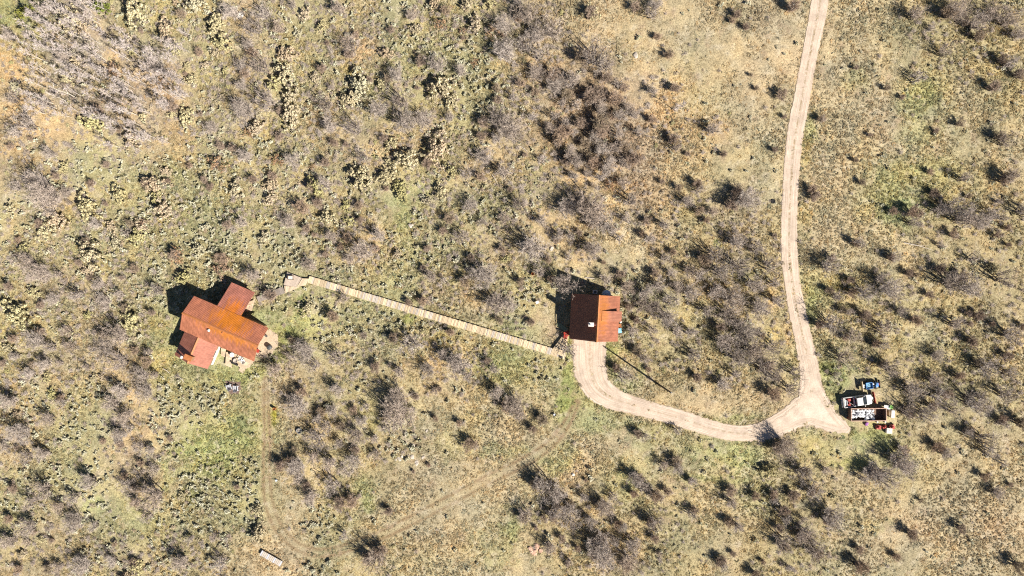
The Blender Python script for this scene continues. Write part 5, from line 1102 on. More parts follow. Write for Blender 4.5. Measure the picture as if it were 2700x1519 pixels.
# ------------------------------------------------------------------ plants: where the photograph shows them
F_ = 2.8622
OFF = {'A': (0, 0), 'B': (900, 0), 'C': (1800, 0), 'D': (0, 506), 'E': (900, 506), 'F': (1800, 506), 'G': (0, 1012), 'H': (900, 1012), 'I': (1800, 1012)}
SEEN = {
 ('A', 'leafy'): '500,130,110 620,210,50 580,480,65 500,590,50 970,300,50 985,380,40 1010,100,110 1240,220,80 1630,190,90 1680,330,75 1620,400,40 1550,490,40 690,920,90 990,1050,80 1440,600,55 2160,400,80 2150,560,95 2060,640,70 2190,870,100 1400,880,80 2300,100,60 2430,190,50 1150,1390,90 2380,1400,80 1930,960,70 110,660,50 760,110,30 1470,30,90 1250,1290,50 480,1260,50 2040,1390,60 1300,860,40',
 ('A', 'green'): '760,50,75 190,90,75',
 ('A', 'rusty'): '1640,1230,80 2090,1200,60 850,520,70 1220,620,50 1880,1000,50',
 ('A', 'oak'): '1900,180,120 1990,90,80 1950,480,120 1870,330,70 2000,760,120 1830,830,100 180,930,110 100,1000,70 270,1370,120 2450,780,90 2490,950,80 2200,1200,80 2450,1390,80 320,60,70 60,260,70 2200,30,60 2560,60,70 1820,640,60 80,740,80 330,760,70',
 ('A', 'dark'): '2410,500,50 2090,820,45 2080,1010,50 1640,1080,50 1730,1100,45 1280,790,55 660,1370,45 1080,1360,50 1890,1340,45 2030,1310,50 2430,1210,50 2330,1390,50 2500,1060,45 1880,380,55 810,1080,35 880,970,35 1050,220,30 1250,560,30 1390,550,25 1760,760,45',
 ('B', 'leafy'): '750,660,110 830,760,70 340,400,60 140,640,110 60,750,80 720,1130,120 500,1200,110 380,1080,60 150,1350,110 330,1330,80 450,1400,60 960,30,60 300,640,50 1900,90,70 700,20,60 560,210,50 1120,20,60',
 ('B', 'rusty'): '740,180,60 920,230,40 1150,230,70 1000,470,40',
 ('B', 'oak'): '1230,180,90 1400,90,110 1600,200,130 1480,250,90 1240,370,110 1400,330,100 1500,400,80 1920,400,150 2000,480,90 1620,630,90 1180,880,120 1280,960,120 1300,730,50 1450,880,60 1080,1180,90 1230,1300,80 60,330,100 720,480,90 420,560,80 450,750,110 270,820,90 90,960,110 480,920,110 620,900,90 820,880,60 2350,80,90 2350,680,50 2530,1110,60 2380,30,60 1330,1030,90 1180,1040,60 900,530,60 1330,20,60',
 ('B', 'dark'): '1850,70,70 2190,30,60 2360,260,45 2440,390,55 2490,650,55 2470,1030,60 2400,1360,30 2520,1400,45 1780,400,80 1550,540,80 1440,680,50 1040,900,60 1140,650,50 1150,740,45 1600,1020,75 1020,1310,55 350,210,45 760,60,55 570,440,60 330,570,55 40,400,50 620,1220,55 300,1030,40 1030,1010,50 660,650,40 880,1030,20 400,740,40 190,590,40 90,250,40 1310,120,50 1700,700,50 1370,1160,30',
 ('C', 'dark'): '385,95,48 355,140,38 455,190,42 790,25,70 715,690,60 535,655,32 1290,500,28 1520,650,35 1020,880,42 755,870,28 285,1150,38 675,1120,34 20,1150,30 2065,910,50 1895,975,35 2310,630,65 2500,540,60 2380,430,60 1960,70,80 2200,240,70 2360,1010,60 2390,1330,65 80,1370,55 375,1420,55 950,1410,55 1640,720,32 1400,1010,25 1290,1200,30 1330,1360,40 1850,1280,40 500,555,24',
 ('C', 'oak'): '2100,60,110 2250,160,90 2330,90,80 2480,120,100 2480,470,80 2460,1050,90 2140,1340,70 2480,1320,80 130,1420,70 840,40,60 2350,650,40 1060,900,35',
 ('C', 'tiny'): '1215,520,18 1450,490,18 1390,705,20 860,330,22 1870,500,18 1910,600,18 510,885,18 710,355,18 760,410,18 705,1290,20 2110,700,14 2180,800,14 1335,85,14 1215,75,14 1380,100,12 1200,300,14 1580,830,12 1270,440,10 1130,400,9 1200,390,9 1225,605,12 1290,585,9 1195,735,12 1240,735,9 1330,750,9 1195,790,10 1490,75,18 1320,165,14 1690,680,16 1670,840,16 2320,820,10 225,1090,14 540,1045,14 580,980,12 680,1185,12 440,640,10 375,730,10 2030,800,8 1880,280,9 2015,305,9 1510,870,9 1610,890,14 1885,1110,16 2010,1250,10 2400,1130,14 2460,1130,14 1145,1300,12 1440,1235,10 85,875,10 1075,490,14 1030,600,12 1520,190,18',
 ('D', 'leafy'): '650,120,100 420,210,90 320,300,80 680,480,110 1060,270,70 870,380,50 120,930,120 1230,130,90 1030,340,80 2040,50,60 650,600,50 980,960,90 250,760,60 1180,40,60 1500,430,60 2320,880,60 60,1180,50 170,430,50',
 ('D', 'rusty'): '1330,470,80 1660,560,90 1080,240,50',
 ('D', 'oak'): '330,50,130 290,620,90 180,530,90 760,840,90 860,1090,120 780,1200,90 880,1290,110 250,1130,100 360,1170,80 100,1240,60 1050,1390,90 2290,1200,100 2350,1310,90 2530,1250,80 740,700,60 950,300,50 720,240,60 200,1380,70 330,1300,70 1150,1380,60 640,1330,50',
 ('D', 'dark'): '270,220,50 990,560,50 960,220,45 620,360,50 1290,450,60 1640,480,65 1080,1260,60 280,1040,50 2480,920,65 2240,90,80 2010,760,70 570,520,40 120,350,35 230,1290,40 40,700,50 920,860,50 1130,900,40 780,80,30 760,1060,50 900,640,30 660,640,30 1690,230,50 2290,260,45 2550,400,40 2180,1100,40',
 ('E', 'oak'): '25,800,50 2440,240,70 1690,700,110 1070,630,120 1170,840,120 1270,850,80 1450,420,130 150,450,110 60,500,70 900,330,70 1900,130,140 1780,60,90 1900,430,90 1970,220,110 1700,120,100 1350,100,90 2330,350,60 2440,500,60 2160,720,70 2300,760,70 2400,700,80 2490,820,90 2270,860,70 2360,880,90 2480,950,100 2280,1250,70 2140,1390,80 520,1150,110 760,1230,70 880,1300,110 430,1370,80 1150,1350,70 2040,280,60 1230,200,70 2100,350,50 2500,620,70 2540,720,70 2350,1050,60 2200,1050,60 950,1390,60 1490,600,50 2540,1060,70 1650,330,60',
 ('E', 'dark'): '900,650,60 1170,950,45 230,410,50 780,180,60 1380,390,55 1850,220,55 2280,200,50 2080,600,50 2340,590,60 2200,1180,55 2050,1310,50 360,1080,60 820,1270,50 230,1300,55 1080,1260,45 590,800,55 800,1040,45 490,820,40 120,200,40 960,480,40 1330,660,50 1560,640,45 1600,350,40 2250,300,40 2210,950,40 20,330,50 600,560,35 2480,440,40 1960,520,30 2300,1330,35 1190,420,40',
 ('E', 'leafy'): '450,20,60 620,1050,40 60,220,50 420,470,40 660,60,50 1250,500,40',
 ('F', 'oak'): '1340,390,75 1120,560,85 1180,790,60 1400,760,100 1600,740,110 1500,650,70 1140,1000,105 1230,1260,90 1590,1330,100 1520,1150,75 1750,230,60 2080,110,120 2150,190,110 2280,220,90 2440,640,110 2080,680,130 2200,730,100 2500,1080,95 2330,1330,105 2480,1370,80 1620,490,60 500,60,105 230,150,55 250,470,95 420,380,85 560,420,75 680,560,95 430,560,105 300,600,95 700,690,75 550,700,85 400,800,105 250,750,75 600,880,95 380,940,115 200,900,75 80,760,85 60,1060,80 500,1060,105 330,1130,95 700,1180,95 560,1200,105 430,1250,95 640,1330,115 870,1370,90 720,1400,75 150,620,80 720,820,70 60,600,70 1300,1090,70 1950,130,80 2350,170,70 1660,900,60',
 ('F', 'dark'): '1080,720,48 1340,910,60 1720,940,65 1700,130,80 2010,300,50 2350,310,38 2440,390,28 2200,910,60 2150,1100,65 2420,1220,55 2060,1370,55 960,10,60 330,60,80 90,120,55 130,480,75 80,1380,50 1000,980,50 1100,480,50 1540,480,45 1240,650,45 680,320,28 160,200,35 1180,880,40 1430,1130,45 1480,1280,50 1910,560,60 2080,620,60 1250,740,50 2540,1000,45 1280,370,45 1560,130,45 620,1290,60 250,1000,60',
 ('F', 'tiny'): '1040,1080,14 1340,90,14 1430,70,16 1500,140,16 960,300,12 1230,640,14 1740,480,12 700,80,14 880,310,8 1100,210,8 2380,440,12 2250,200,14 1560,320,12',
 ('G', 'oak'): '1130,870,125 950,780,80 1150,650,60 900,390,75 960,340,60 130,380,95 60,130,80 450,150,55 830,150,80 930,250,75 900,60,80 670,740,75 300,820,105 540,860,75 230,900,75 200,1090,85 60,1200,75 1640,1370,80 600,1390,90 2230,170,105 2380,430,105 2450,330,80 2230,640,95 2350,560,80 2490,600,80 2250,720,60 2340,860,80 2540,50,70 430,1390,60 20,480,60 700,1080,60 1100,1010,70 2400,260,50 2560,450,60',
 ('G', 'dark'): '1000,870,55 880,440,50 330,1380,55 980,1330,50 2250,45,60 2080,590,65 2170,560,55 2290,750,50 2520,870,75 920,680,40 40,1000,50 230,1100,40 760,420,35 440,90,40 2400,190,50 1000,770,40 2540,300,55 2200,480,40 1040,580,40 120,1380,45',
 ('G', 'leafy'): '1030,1390,70 160,1290,40',
 ('G', 'tiny'): '2030,1390,16 2170,1410,22 2250,1410,14 1960,680,22 1870,720,12 1940,130,16 1690,150,12 2050,410,12 2220,890,16 2200,940,14 400,830,14 1280,1440,14 1780,1410,18 2480,1350,22 2370,1400,28 1050,1120,16 780,740,14',
 ('H', 'oak'): '1310,170,100 1350,240,70 1010,470,40 430,250,140 420,110,100 530,200,60 110,400,85 90,590,85 270,540,50 330,330,70 20,1140,40 250,1350,125 1560,800,140 1490,750,70 1390,1000,85 1600,970,80 1720,980,105 1750,1080,70 2290,400,65 2540,350,40 2430,620,60 2230,720,75 2400,860,50 1990,950,90 2050,860,60 1880,1040,70 2120,1090,60 2380,1060,85 1960,1250,125 1990,1350,95 2200,1240,95 2170,1360,105 1720,1350,45 2400,1290,40 700,60,45 2540,640,60 1640,850,80 2300,800,70 2060,1180,60 150,290,70 20,660,50 920,300,30 1170,60,70',
 ('H', 'dark'): '1210,150,60 1480,250,70 1420,330,50 930,430,75 690,250,38 870,280,38 70,180,48 310,230,55 650,605,24 530,655,24 40,860,75 330,940,48 250,1240,80 160,1290,60 1420,740,50 2210,360,48 2500,560,60 2180,810,48 2330,820,70 1920,900,55 2060,1040,50 2340,1150,52 1920,1150,70 1760,1230,38 1600,900,50 1560,980,60 330,150,50 1350,990,55 2300,1020,60 2220,690,55 1700,880,45 80,480,50 2430,790,50 1690,1350,30 540,80,40 1830,720,25 2130,1360,50 1870,1260,55 720,30,35',
 ('H', 'tiny'): '570,1115,18 800,1005,20 960,1400,22 1030,1360,18 1230,1255,18 720,605,14 1080,320,12 960,215,12 150,810,14 240,1020,14 480,1250,16 580,1400,14 740,1310,14 800,1385,14 760,1200,12 520,1395,14 700,1360,9 1750,800,22 1880,640,26 2100,430,16 2540,910,20 2400,1360,18 1640,1220,10 1880,710,30 1500,1050,14 1570,1150,40 1010,100,8 800,120,24 600,490,18 800,515,24',
 ('I', 'oak'): '790,490,110 920,680,95 1000,820,80 920,1030,48 1150,1020,105 940,1150,105 770,1210,105 1030,1290,115 370,900,58 80,740,58 80,990,70 420,1080,58 310,1390,55 1660,580,105 1560,720,115 1450,680,90 1700,640,85 1980,520,58 2310,430,105 2330,520,75 2160,370,55 800,1390,48 1750,50,105 1950,100,90 1720,210,95 1850,230,90 2200,130,105 2270,180,85 2450,80,95 2440,300,65 830,50,90 700,880,60 1370,720,60 2430,600,35 1620,100,60 2050,200,60',
 ('I', 'dark'): '660,820,50 800,820,65 730,930,58 700,1070,50 330,790,65 320,1020,55 250,1310,65 360,1270,38 1890,450,60 2250,680,48 2460,750,28 1690,1110,65 2070,1070,48 1300,1350,75 1310,1230,48 1590,1290,48 2500,1350,70 520,1420,58 640,50,80 2520,260,80 2380,250,52 880,640,60 680,450,75 1400,640,70 1640,480,60 860,1130,60 720,1200,60 1060,1010,60 1960,60,60 40,720,40 2140,330,40 60,930,48 940,790,55 1000,1270,50 1850,150,55 2220,70,60 1780,870,28 590,1330,30 1680,210,50',
 ('I', 'tiny'): '2180,1180,28 1960,820,14 1640,1000,9 2255,1340,12 2345,1330,10 1770,1330,9 2100,1380,14 160,670,24 190,570,22 480,600,20 540,640,14 1450,1140,22 540,990,12 2110,840,14 2025,905,9 1130,620,14 1200,570,14 2190,495,14 1440,1080,20 1740,890,20 100,60,30 1410,1240,20 30,890,14 550,1180,26 2060,1130,10',
}
class Pl: pass
plants = []          # dicts: kind, px, py, r (metres)
for (crop, kind), s in SEEN.items():
    ox, oy = OFF[crop]
    for it in s.split():
        x, y, r = map(float, it.split(','))
        px, py, rm = ox + x / F_, oy + y / F_, r / F_ * S
        if kind == 'oak': rm *= 1.15
        if kind == 'dark': px += .55 * r / F_; py += .38 * r / F_; rm *= 1.0
        plants.append(dict(kind=kind, px=px, py=py, r=rm, seen=True))
tr_r = random.Random(5)
for gy_ in range(8):          # the dense thicket above the garage
    for gx_ in range(7):
        x_ = 1455 + gx_ * 36 + tr_r.uniform(-15, 15) + (gy_ % 2) * 16; y_ = 205 + gy_ * 36 + tr_r.uniform(-15, 15)
        if ((x_ - 1568) / 128) ** 2 + ((y_ - 335) / 150) ** 2 < 1: plants.append(dict(kind='dark' if tr_r.random() < .35 else 'oak', px=x_, py=y_, r=tr_r.uniform(1.3, 2.3), seen=True))
pxs = np.array([p['px'] for p in plants]); pys = np.array([p['py'] for p in plants]); rs = np.array([p['r'] for p in plants])
DENS = {'a': dict(aspen=14, oak=.5, leafy=.25, sage=1), 'y': dict(leafy=2.6, oak=.8, dark=.7, sage=15, rusty=.15), 'm': dict(oak=1.3, leafy=1.2, dark=.8, sage=18, rusty=.3), 'o': dict(oak=2.6, dark=.8, leafy=.2, sage=3), 'O': dict(oak=3.4, dark=1.4, sage=1, rusty=.2),
        's': dict(sage=44, dark=.25, leafy=.1), 'S': dict(sage=28, oak=.25, leafy=.3, dark=.35), 'g': dict(sage=.5), 'x': dict(sage=1.2, oak=.12), 'v': dict(sage=2.0), 'G': dict(sage=.6), 'l': dict(oak=.8, aspen=.5, sage=2, rusty=.2), 'q': dict(oak=1.7, dark=.6, sage=3, leafy=.05), '.': {}}
RR = {'aspen': (.8, 1.2), 'oak': (1.1, 2.7), 'leafy': (.8, 2.0), 'dark': (.7, 1.4), 'rusty': (.9, 1.7), 'sage': (.30, .72)}
cand = []
for j in range(15):
    for i in range(27):
        for kd, n in DENS[CODES[j][i]].items():
            for _ in range(rng.poisson(n)):
                cand.append((kd, (i + rng.random()) * 100 + rng.normal(0, 14), (j + rng.random()) * 101.3 + rng.normal(0, 14), rng.uniform(*RR[kd])))
cx = np.array([c[1] for c in cand]); cy = np.array([c[2] for c in cand])
bad = clear_mask(cx, cy, 9) | (line_dist(cx, cy, TRACKL) < 3)
for c, bd in zip(cand, bad):
    if bd: continue
    kd, x, y, r = c
    if kd != 'sage':
        d = np.hypot(pxs - x, pys - y) * S
        lim = .62 if CODES[min(14, max(0, int(y / 101.3)))][min(26, max(0, int(x / 100)))] in 'oOaq' else .85
        if (d < lim * (rs + r)).any() and kd != 'aspen': continue
        if kd != 'aspen': pxs = np.append(pxs, x); pys = np.append(pys, y); rs = np.append(rs, r)
    plants.append(dict(kind=kd, px=x, py=y, r=r, seen=False))
# drop anything standing in a building or on the road itself
xx = np.array([p['px'] for p in plants]); yy = np.array([p['py'] for p in plants])
rdp = road_dist(xx, yy); inb = np.zeros(len(xx), bool)
for pol in CLEAR: inb |= in_poly(xx, yy, pol)
bwd = line_dist(xx, yy, np.array(BW, float))
UND = {'m': (38, 27), 'y': (28, 38), 'o': (32, 9), 'O': (26, 2), 'a': (34, 8), 'S': (8, 11), 's': (3, 6), 'l': (18, 7), 'q': (15, 2), 'x': (3, .5), 'g': (.3, .1), 'v': (1, .6)}
for j in range(15):
    for i in range(27):
        u_ = UND.get(CODES[j][i], (0, 0))
        for kd, n_, lo, hi in (('oak', u_[0], .28, .75), ('leafy', u_[1], .25, .6)):
            for _ in range(rng.poisson(n_)):
                x, y = (i + rng.random()) * 100 + rng.normal(0, 16), (j + rng.random()) * 101.3 + rng.normal(0, 16)
                plants.append(dict(kind='low_' + kd, px=x, py=y, r=rng.uniform(lo, hi), seen=False))
xx = np.array([p['px'] for p in plants]); yy = np.array([p['py'] for p in plants])
rdp = road_dist(xx, yy); inb = np.zeros(len(xx), bool)
for pol in CLEAR: inb |= in_poly(xx, yy, pol)
rdp = np.where((line_dist(xx, yy, TRACKL) < 2), np.minimum(rdp, 0) - 5 * np.array([p['kind'].startswith('low') for p in plants]), rdp)
bwd = line_dist(xx, yy, np.array(BW, float))
plants = [p for p, a, b_, c in zip(plants, rdp, inb, bwd) if not b_ and a > -2 and c > -1]

# where each plant's base stands: the crown is seen displaced outwards by its height
VIS = {'oak': .62, 'dark': .5, 'leafy': .6, 'green': .6, 'rusty': .6, 'aspen': .5, 'sage': .3, 'tiny': .3, 'low_oak': .5, 'low_leafy': .5}
HT = {'oak': lambda r: 1.45 * r, 'dark': lambda r: 1.4 * r, 'leafy': lambda r: .95 * r, 'green': lambda r: .8 * r, 'rusty': lambda r: r, 'aspen': lambda r: 6.0, 'sage': lambda r: .9 * r, 'tiny': lambda r: r, 'low_oak': lambda r: r, 'low_leafy': lambda r: r}
for p in plants:
    p['pos'] = W(p['px'], p['py'], HT[p['kind']](p['r']) * VIS[p['kind']]); p['pos'].z = 0
    if p['kind'] == 'aspen': p['pos'] = W(p['px'], p['py'])

# ------------------------------------------------------------------ labels that point at one plant
MARK = [('the orange-roofed house', 565, 865), ('the garage', 1566, 837), ('the triangular landing', 775, 745), ('the boardwalk middle', 1170, 845), ('the pickup truck', 2262, 1056), ('the utility pole', 1736, 1013), ('the road fork', 2125, 1085),
        ('the lone pale boulder', 1676, 147), ('the two grey chairs', 615, 1020), ('the top left corner', 0, 0), ('the top right corner', 2700, 0), ('the bottom left corner', 0, 1519), ('the bottom right corner', 2700, 1519), ('the road top end', 2164, 0), ('the middle left edge', 0, 760), ('the middle right edge', 2700, 760),
        ('the middle top edge', 1350, 0), ('the middle bottom edge', 1350, 1519), ('the slatted rack', 715, 1470), ('the grey tub', 790, 1135), ('the rusty barrel', 1404, 722), ('the reddish rock pile', 1415, 1446), ('the old tyre', 2038, 531), ('the white boulder', 634, 42), ('the driveway bend', 1890, 1136)]
DIRS = ['right of', 'below right of', 'below', 'below left of', 'left of', 'above left of', 'above', 'above right of']
def ordinal(n): return '%d%s' % (n, 'th' if 10 <= n % 100 <= 20 else {1: 'st', 2: 'nd', 3: 'rd'}.get(n % 10, 'th'))
def label_plants(lst, noun):
    buckets = {}
    for p in lst:
        m = min(MARK, key=lambda q: (q[1] - p['px']) ** 2 + (q[2] - p['py']) ** 2)
        a = math.atan2(p['py'] - m[2], p['px'] - m[1]); dr = DIRS[int(round(a / (math.pi / 4))) % 8]
        buckets.setdefault((m[0], dr, noun(p)), []).append((math.hypot(p['px'] - m[1], p['py'] - m[2]), p))
    for (m, dr, n), l in buckets.items():
        l.sort(key=lambda t: t[0])
        for i, (_, p) in enumerate(l):
            p['label'] = ('%s %s %s' % (n, dr, m)) if len(l) == 1 else ('%s nearest %s %s %s' % (ordinal(i + 1), n, dr, m))
def inside(p, m=25): return -m < p['px'] < 2700 + m and -m < p['py'] < 1519 + m

def put(p, name, kind, cat, group):
    if kind == 'oak': kd = 'oak_s' if p['r'] < 1.45 else ('oak_m' if p['r'] < 2.5 else 'oak_l')
    else: kd = kind
    R, st, cr = PROTO[kd][rnd.randrange(len(PROTO[kd]))]
    s = p['r'] / R; rz = rnd.uniform(0, 6.28); root = empty(name, p['pos'], rz, p['label'], cat, group)
    sz = s * rnd.uniform(.88, 1.15)
    if kind == 'aspen': s = sz = rnd.uniform(.8, 1.1)
    root.scale = (s, s, sz)
    a = mesh_obj('stems' if kind != 'aspen' else 'trunk', st, root); b_ = mesh_obj('twig_crown' if kind in ('oak', 'dark', 'aspen') else 'leaf_crown', cr, root)
    return root, a, b_
rest = {}
src = {}
spec = [('oak', 'bare_oak_shrub', 'shrub', 'bare grey oak shrubs', lambda p: ('small' if p['r'] < 1.4 else 'large' if p['r'] > 2.5 else 'mid-sized') + ' bare grey oak shrub'),
        ('dark', 'dark_brush_shrub', 'shrub', 'dark twiggy shrubs', lambda p: ('small' if p['r'] < 1.0 else 'large' if p['r'] > 1.5 else 'mid-sized') + ' dark twiggy shrub'),
        ('leafy', 'pale_leafy_shrub', 'shrub', 'pale yellow-green leafy shrubs', lambda p: ('small' if p['r'] < 1.4 else 'large' if p['r'] > 2.3 else 'mid-sized') + ' pale leafy shrub'),
        ('green', 'green_bush', 'shrub', 'round green bushes', lambda p: 'round green bush'),
        ('rusty', 'rusty_shrub', 'shrub', 'rust-coloured dry shrubs', lambda p: 'rust-coloured dry shrub'),
        ('aspen', 'aspen_sapling', 'tree', 'bare aspen saplings', lambda p: 'thin bare aspen sapling')]
for kind, name, cat, group, noun in spec:
    L = [p for p in plants if p['kind'] == kind]
    L.sort(key=lambda p: (-inside(p), -p['seen'], -p['r']))
    Lin = [p for p in L if inside(p, 0)]; ind = Lin[:300]
    if kind == 'oak': ind = Lin[:288] + [p for p in Lin[288:] if p['r'] < 1.4][:12]
    ids = set(map(id, ind)); label_plants(ind, noun); rest[kind] = [p for p in L if id(p) not in ids]
    for p in ind:
        root, a, b_ = put(p, name, kind, cat, group)
        src.setdefault(kind, []).append((a, b_))
# sagebrush: the largest 300 one by one, the rest as a mass
SG = [p for p in plants if p['kind'] in ('sage', 'tiny')]
SG.sort(key=lambda p: (-inside(p, 0), -(p['kind'] == 'tiny'), -p['r']))
ind = SG[:300]; rest['sage'] = SG[300:]
label_plants(ind, lambda p: 'small dark tuft' if p['kind'] == 'tiny' else 'grey-green sagebrush clump')
sage_src = []
for k, p in enumerate(ind):
    o = mesh_obj('sagebrush', SAGE[k % 5], None, p['pos'], rnd.uniform(0, 6.28)); s = p['r'] / .55; o.scale = (s, s, s * rnd.uniform(.9, 1.25))
    tag(o, p['label'], 'sagebrush', 'sagebrush clumps'); sage_src.append(o)

# ------------------------------------------------------------------ masses: points that carry copies of the plants above
def scatter(name, label, P, rot, scl, var, sources, tint=None):
    """sources: list of lists of objects; their meshes are repeated on the points"""
    me = bpy.data.meshes.new(name); me.vertices.add(len(P)); me.vertices.foreach_set('co', np.asarray(P, np.float32).ravel())
    for an, ty, arr, fld in (('rot', 'FLOAT_VECTOR', rot, 'vector'), ('scl', 'FLOAT_VECTOR', scl, 'vector'), ('var', 'INT', var, 'value')):
        a = me.attributes.new(an, ty, 'POINT'); a.data.foreach_set(fld, np.asarray(arr, np.int32 if ty == 'INT' else np.float32).ravel())
    if tint is not None:
        a = me.attributes.new('tuft', 'FLOAT_COLOR', 'POINT'); a.data.foreach_set('color', np.concatenate([tint, np.ones((len(tint), 1))], 1).astype(np.float32).ravel())
    o = mesh_obj(name, me); tag(o, label, None, kind='stuff')
    ng = bpy.data.node_groups.new(name, 'GeometryNodeTree')
    ng.interface.new_socket('Geometry', in_out='INPUT', socket_type='NodeSocketGeometry'); ng.interface.new_socket('Geometry', in_out='OUTPUT', socket_type='NodeSocketGeometry')
    gi = ng.nodes.new('NodeGroupInput'); go = ng.nodes.new('NodeGroupOutput'); jn = ng.nodes.new('GeometryNodeJoinGeometry')
    def named(n, ty):
        a = ng.nodes.new('GeometryNodeInputNamedAttribute'); a.data_type = ty; a.inputs['Name'].default_value = n; return a
    nr, ns, nv = named('rot', 'FLOAT_VECTOR'), named('scl', 'FLOAT_VECTOR'), named('var', 'INT')
    e2r = ng.nodes.new('FunctionNodeEulerToRotation'); ng.links.new(nr.outputs['Attribute'], e2r.inputs[0])
    for i, objs in enumerate(sources):
        j2 = ng.nodes.new('GeometryNodeJoinGeometry')
        for ob in objs:
            oi_ = ng.nodes.new('GeometryNodeObjectInfo'); oi_.inputs['Object'].default_value = ob; oi_.transform_space = 'ORIGINAL'; ng.links.new(oi_.outputs['Geometry'], j2.inputs[0])
        cp = ng.nodes.new('FunctionNodeCompare'); cp.data_type = 'INT'; cp.operation = 'EQUAL'; cp.inputs[3].default_value = i; ng.links.new(nv.outputs['Attribute'], cp.inputs[2])
        ip = ng.nodes.new('GeometryNodeInstanceOnPoints')
        ng.links.new(gi.outputs[0], ip.inputs['Points']); ng.links.new(cp.outputs[0], ip.inputs['Selection']); ng.links.new(j2.outputs[0], ip.inputs['Instance'])
        ng.links.new(e2r.outputs[0], ip.inputs['Rotation']); ng.links.new(ns.outputs['Attribute'], ip.inputs['Scale']); ng.links.new(ip.outputs[0], jn.inputs[0])
    ng.links.new(jn.outputs[0], go.inputs[0])
    md = o.modifiers.new('copies', 'NODES'); md.node_group = ng
    return o
def pick_sources(kind, n=6):
    """one individual for each different mesh"""
    seen = {}; 
    for a, b_ in src[kind]: seen.setdefault(b_.data.name, (a, b_))
    return list(seen.values())[:n]
for kind, lab in (('oak', 'further bare grey oak brush between the larger shrubs'), ('dark', 'further dark twiggy brush between the larger shrubs'), ('leafy', 'further pale leafy brush'), ('rusty', 'further rust-coloured brush'), ('aspen', 'further bare aspen saplings')):
    L = rest.get(kind, [])
    if not L: continue
    so = pick_sources(kind, 14); RP = [next(R for lst in PROTO.values() for (R, st, cr) in lst if cr == b_.data) for a, b_ in so]
    var = []; scl = []
    for p in L:
        ok = [i for i, R in enumerate(RP) if abs(math.log(p['r'] / R)) < .6] or list(range(len(so)))
        v = rnd.choice(ok); s = 1.0 if kind == 'aspen' else p['r'] / RP[v]; var.append(v); scl.append((s, s, s))
    scatter(kind + '_brush', lab, [p['pos'] for p in L], [(0, 0, rnd.uniform(0, 6.28)) for _ in L], scl, var, so)
for kind, lab, sk in (('low_oak', 'low bare twiggy undergrowth', 'oak'), ('low_leafy', 'low pale leafy undergrowth', 'leafy')):
    L = [p for p in plants if p['kind'] == kind]
    so = [t for t in pick_sources(sk, 14) if 'oak_s' in t[1].data.name or sk == 'leafy']; RP = 1.0 if sk == 'oak' else 2.0
    scatter('twiggy_undergrowth' if sk == 'oak' else 'leafy_undergrowth', lab, [p['pos'] for p in L], [(0, 0, rnd.uniform(0, 6.28)) for _ in L], [(p['r'] / RP, p['r'] / RP, p['r'] / RP * (.55 if sk == 'oak' else .7)) for p in L], [k % max(1, len(so)) for k in range(len(L))], so)
L = rest['sage']
scatter('sage_cover', 'mass of grey-green sagebrush covering the slopes', [p['pos'] for p in L], [(rnd.gauss(0, .1), rnd.gauss(0, .1), rnd.uniform(0, 6.28)) for _ in L],
        [(p['r'] / .55, p['r'] / .55, p['r'] / .5) for p in L], [k % 5 for k in range(len(L))], [[o] for o in sage_src[:5]])
# grass
m_grass, nt, b = nmat('grass tufts')
ga = nt.nodes.new('ShaderNodeAttribute'); ga.attribute_name = 'tuft'; ga.attribute_type = 'INSTANCER'
nt.links.new(ga.outputs['Color'], b.inputs['Base Color']); b.inputs['Roughness'].default_value = .95; b.inputs['Specular IOR Level'].default_value = .1
tl = nt.nodes.new('ShaderNodeBsdfTranslucent'); nt.links.new(ga.outputs['Color'], tl.inputs[0]); ms_ = nt.nodes.new('ShaderNodeMixShader'); ms_.inputs[0].default_value = .35
nt.links.new(b.outputs[0], ms_.inputs[1]); nt.links.new(tl.outputs[0], ms_.inputs[2]); nt.links.new(ms_.outputs[0], nt.nodes['Material Output'].inputs[0])
N = 230000
tx = rng.uniform(-40, 2740, N); ty_ = rng.uniform(-40, 1560, N)
keep = ~clear_mask(tx, ty_, 1.5); cl_ = fbm(tx, ty_, 30, 91); keep &= rng.random(N) < np.clip(.25 + 1.3 * cl_, 0, 1)
keep &= ~((line_dist(tx, ty_, TRACKL) < 2) & (rng.random(N) < .75))
tx, ty_ = tx[keep], ty_[keep]
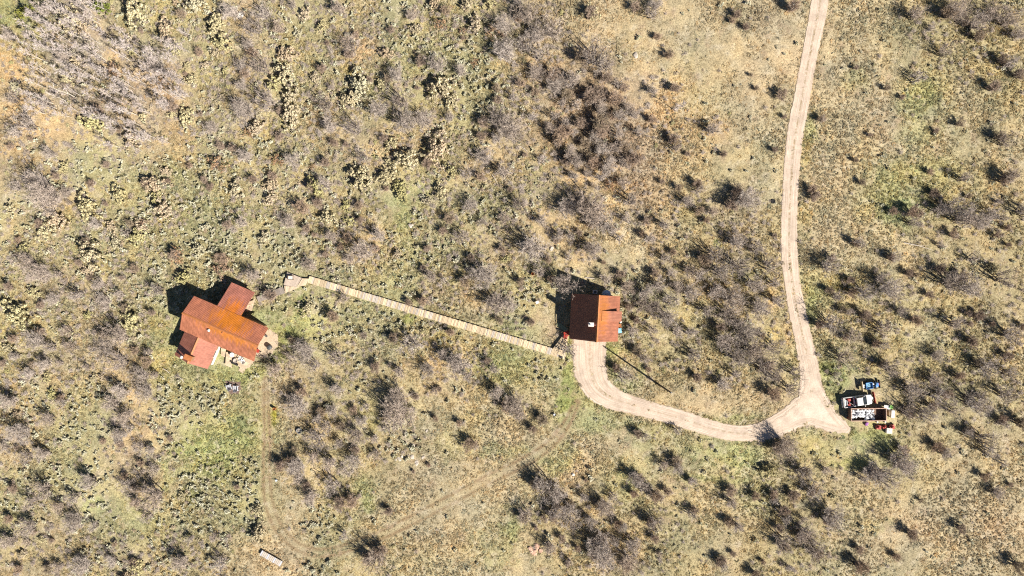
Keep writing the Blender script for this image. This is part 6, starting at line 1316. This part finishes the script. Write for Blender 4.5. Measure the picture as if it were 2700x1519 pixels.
# weeds on the crown of the road
wl = []
for Lr, n in ((ROADL, 260), (DRIVEL[6:], 90)):
    for _ in range(n):
        i = rng.integers(0, len(Lr) - 1); t = rng.random(); c_ = Lr[i] * (1 - t) + Lr[i + 1] * t
        if fbm(np.array([c_[0]]), np.array([c_[1]]), 40, 95)[0] > .45: wl.append((c_[0] + rng.normal(0, 1.6), c_[1] + rng.normal(0, 1.6)))
wl = np.array(wl); tx = np.r_[tx, wl[:, 0]]; ty_ = np.r_[ty_, wl[:, 1]]
tc_ = ground_colour(tx, ty_); n = len(tx)
br = rng.normal(1.10, .22, n).clip(.5, 1.9); hue = rng.normal(0, .07, n)
tc_ = (tc_ * br[:, None] * np.stack([1 + hue, np.ones(n), 1 - hue], 1)).clip(.02, .75)
sc_ = np.exp(rng.normal(-.15, .42, n)).clip(.35, 2.6); sc_[-len(wl):] *= .7
Pz = np.stack([(tx - 1350) * S, (759.5 - ty_) * S, np.zeros(n)], 1)
tufts = [tuft_shape(900 + i).obj('grass_tuft', m_grass) for i in range(4)]
gsc = scatter('meadow_grass', 'dry tan and green bunch grass covering the meadow', Pz, np.stack([rng.normal(0, .12, n), rng.normal(0, .12, n), rng.uniform(0, 6.28, n)], 1), np.stack([sc_, sc_, sc_ * rng.uniform(.7, 1.4, n)], 1), rng.integers(0, 4, n), [[t] for t in tufts], tc_)
for i, t in enumerate(tufts):
    t.parent = gsc; t.location = Pz[i]; t['kind'] = 'stuff'; t['tuft'] = (0.32, 0.28, 0.18)
# fallen dead branches
for i, (a, c) in enumerate([((430, 1012 - 40), (448, 985)), ((1370, 385), (1392, 402)), ((1555, 1012 + 360), (1376 + 3, 1320)), ((1297, 460), (1312, 485)), ((474, 996), (486, 1008)), ((2384, 640), (2460, 660))]):
    if i == 2: continue
    q0, q1 = W(*a, .25), W(*c, .15); m_ = q0.lerp(q1, .5) + Vector((0, .15, .1)); mb = MB().tube([q0, m_, q1], [.09, .07, .03], 6)
    mb.tube([m_, m_ + (q1 - q0) * .25 + Vector((.3, .4, .25))], [.04, .015], 5)
    tag(mb.obj('fallen_branch', M_deadwood), ['pale dead branch lying left of the annex', 'pale dead branch lying in the oak thicket above', '', 'pale dead branch in the brush left of the thicket', 'short dead branch below the annex', 'long pale dead branch in the oaks at far right'][i], 'branch')
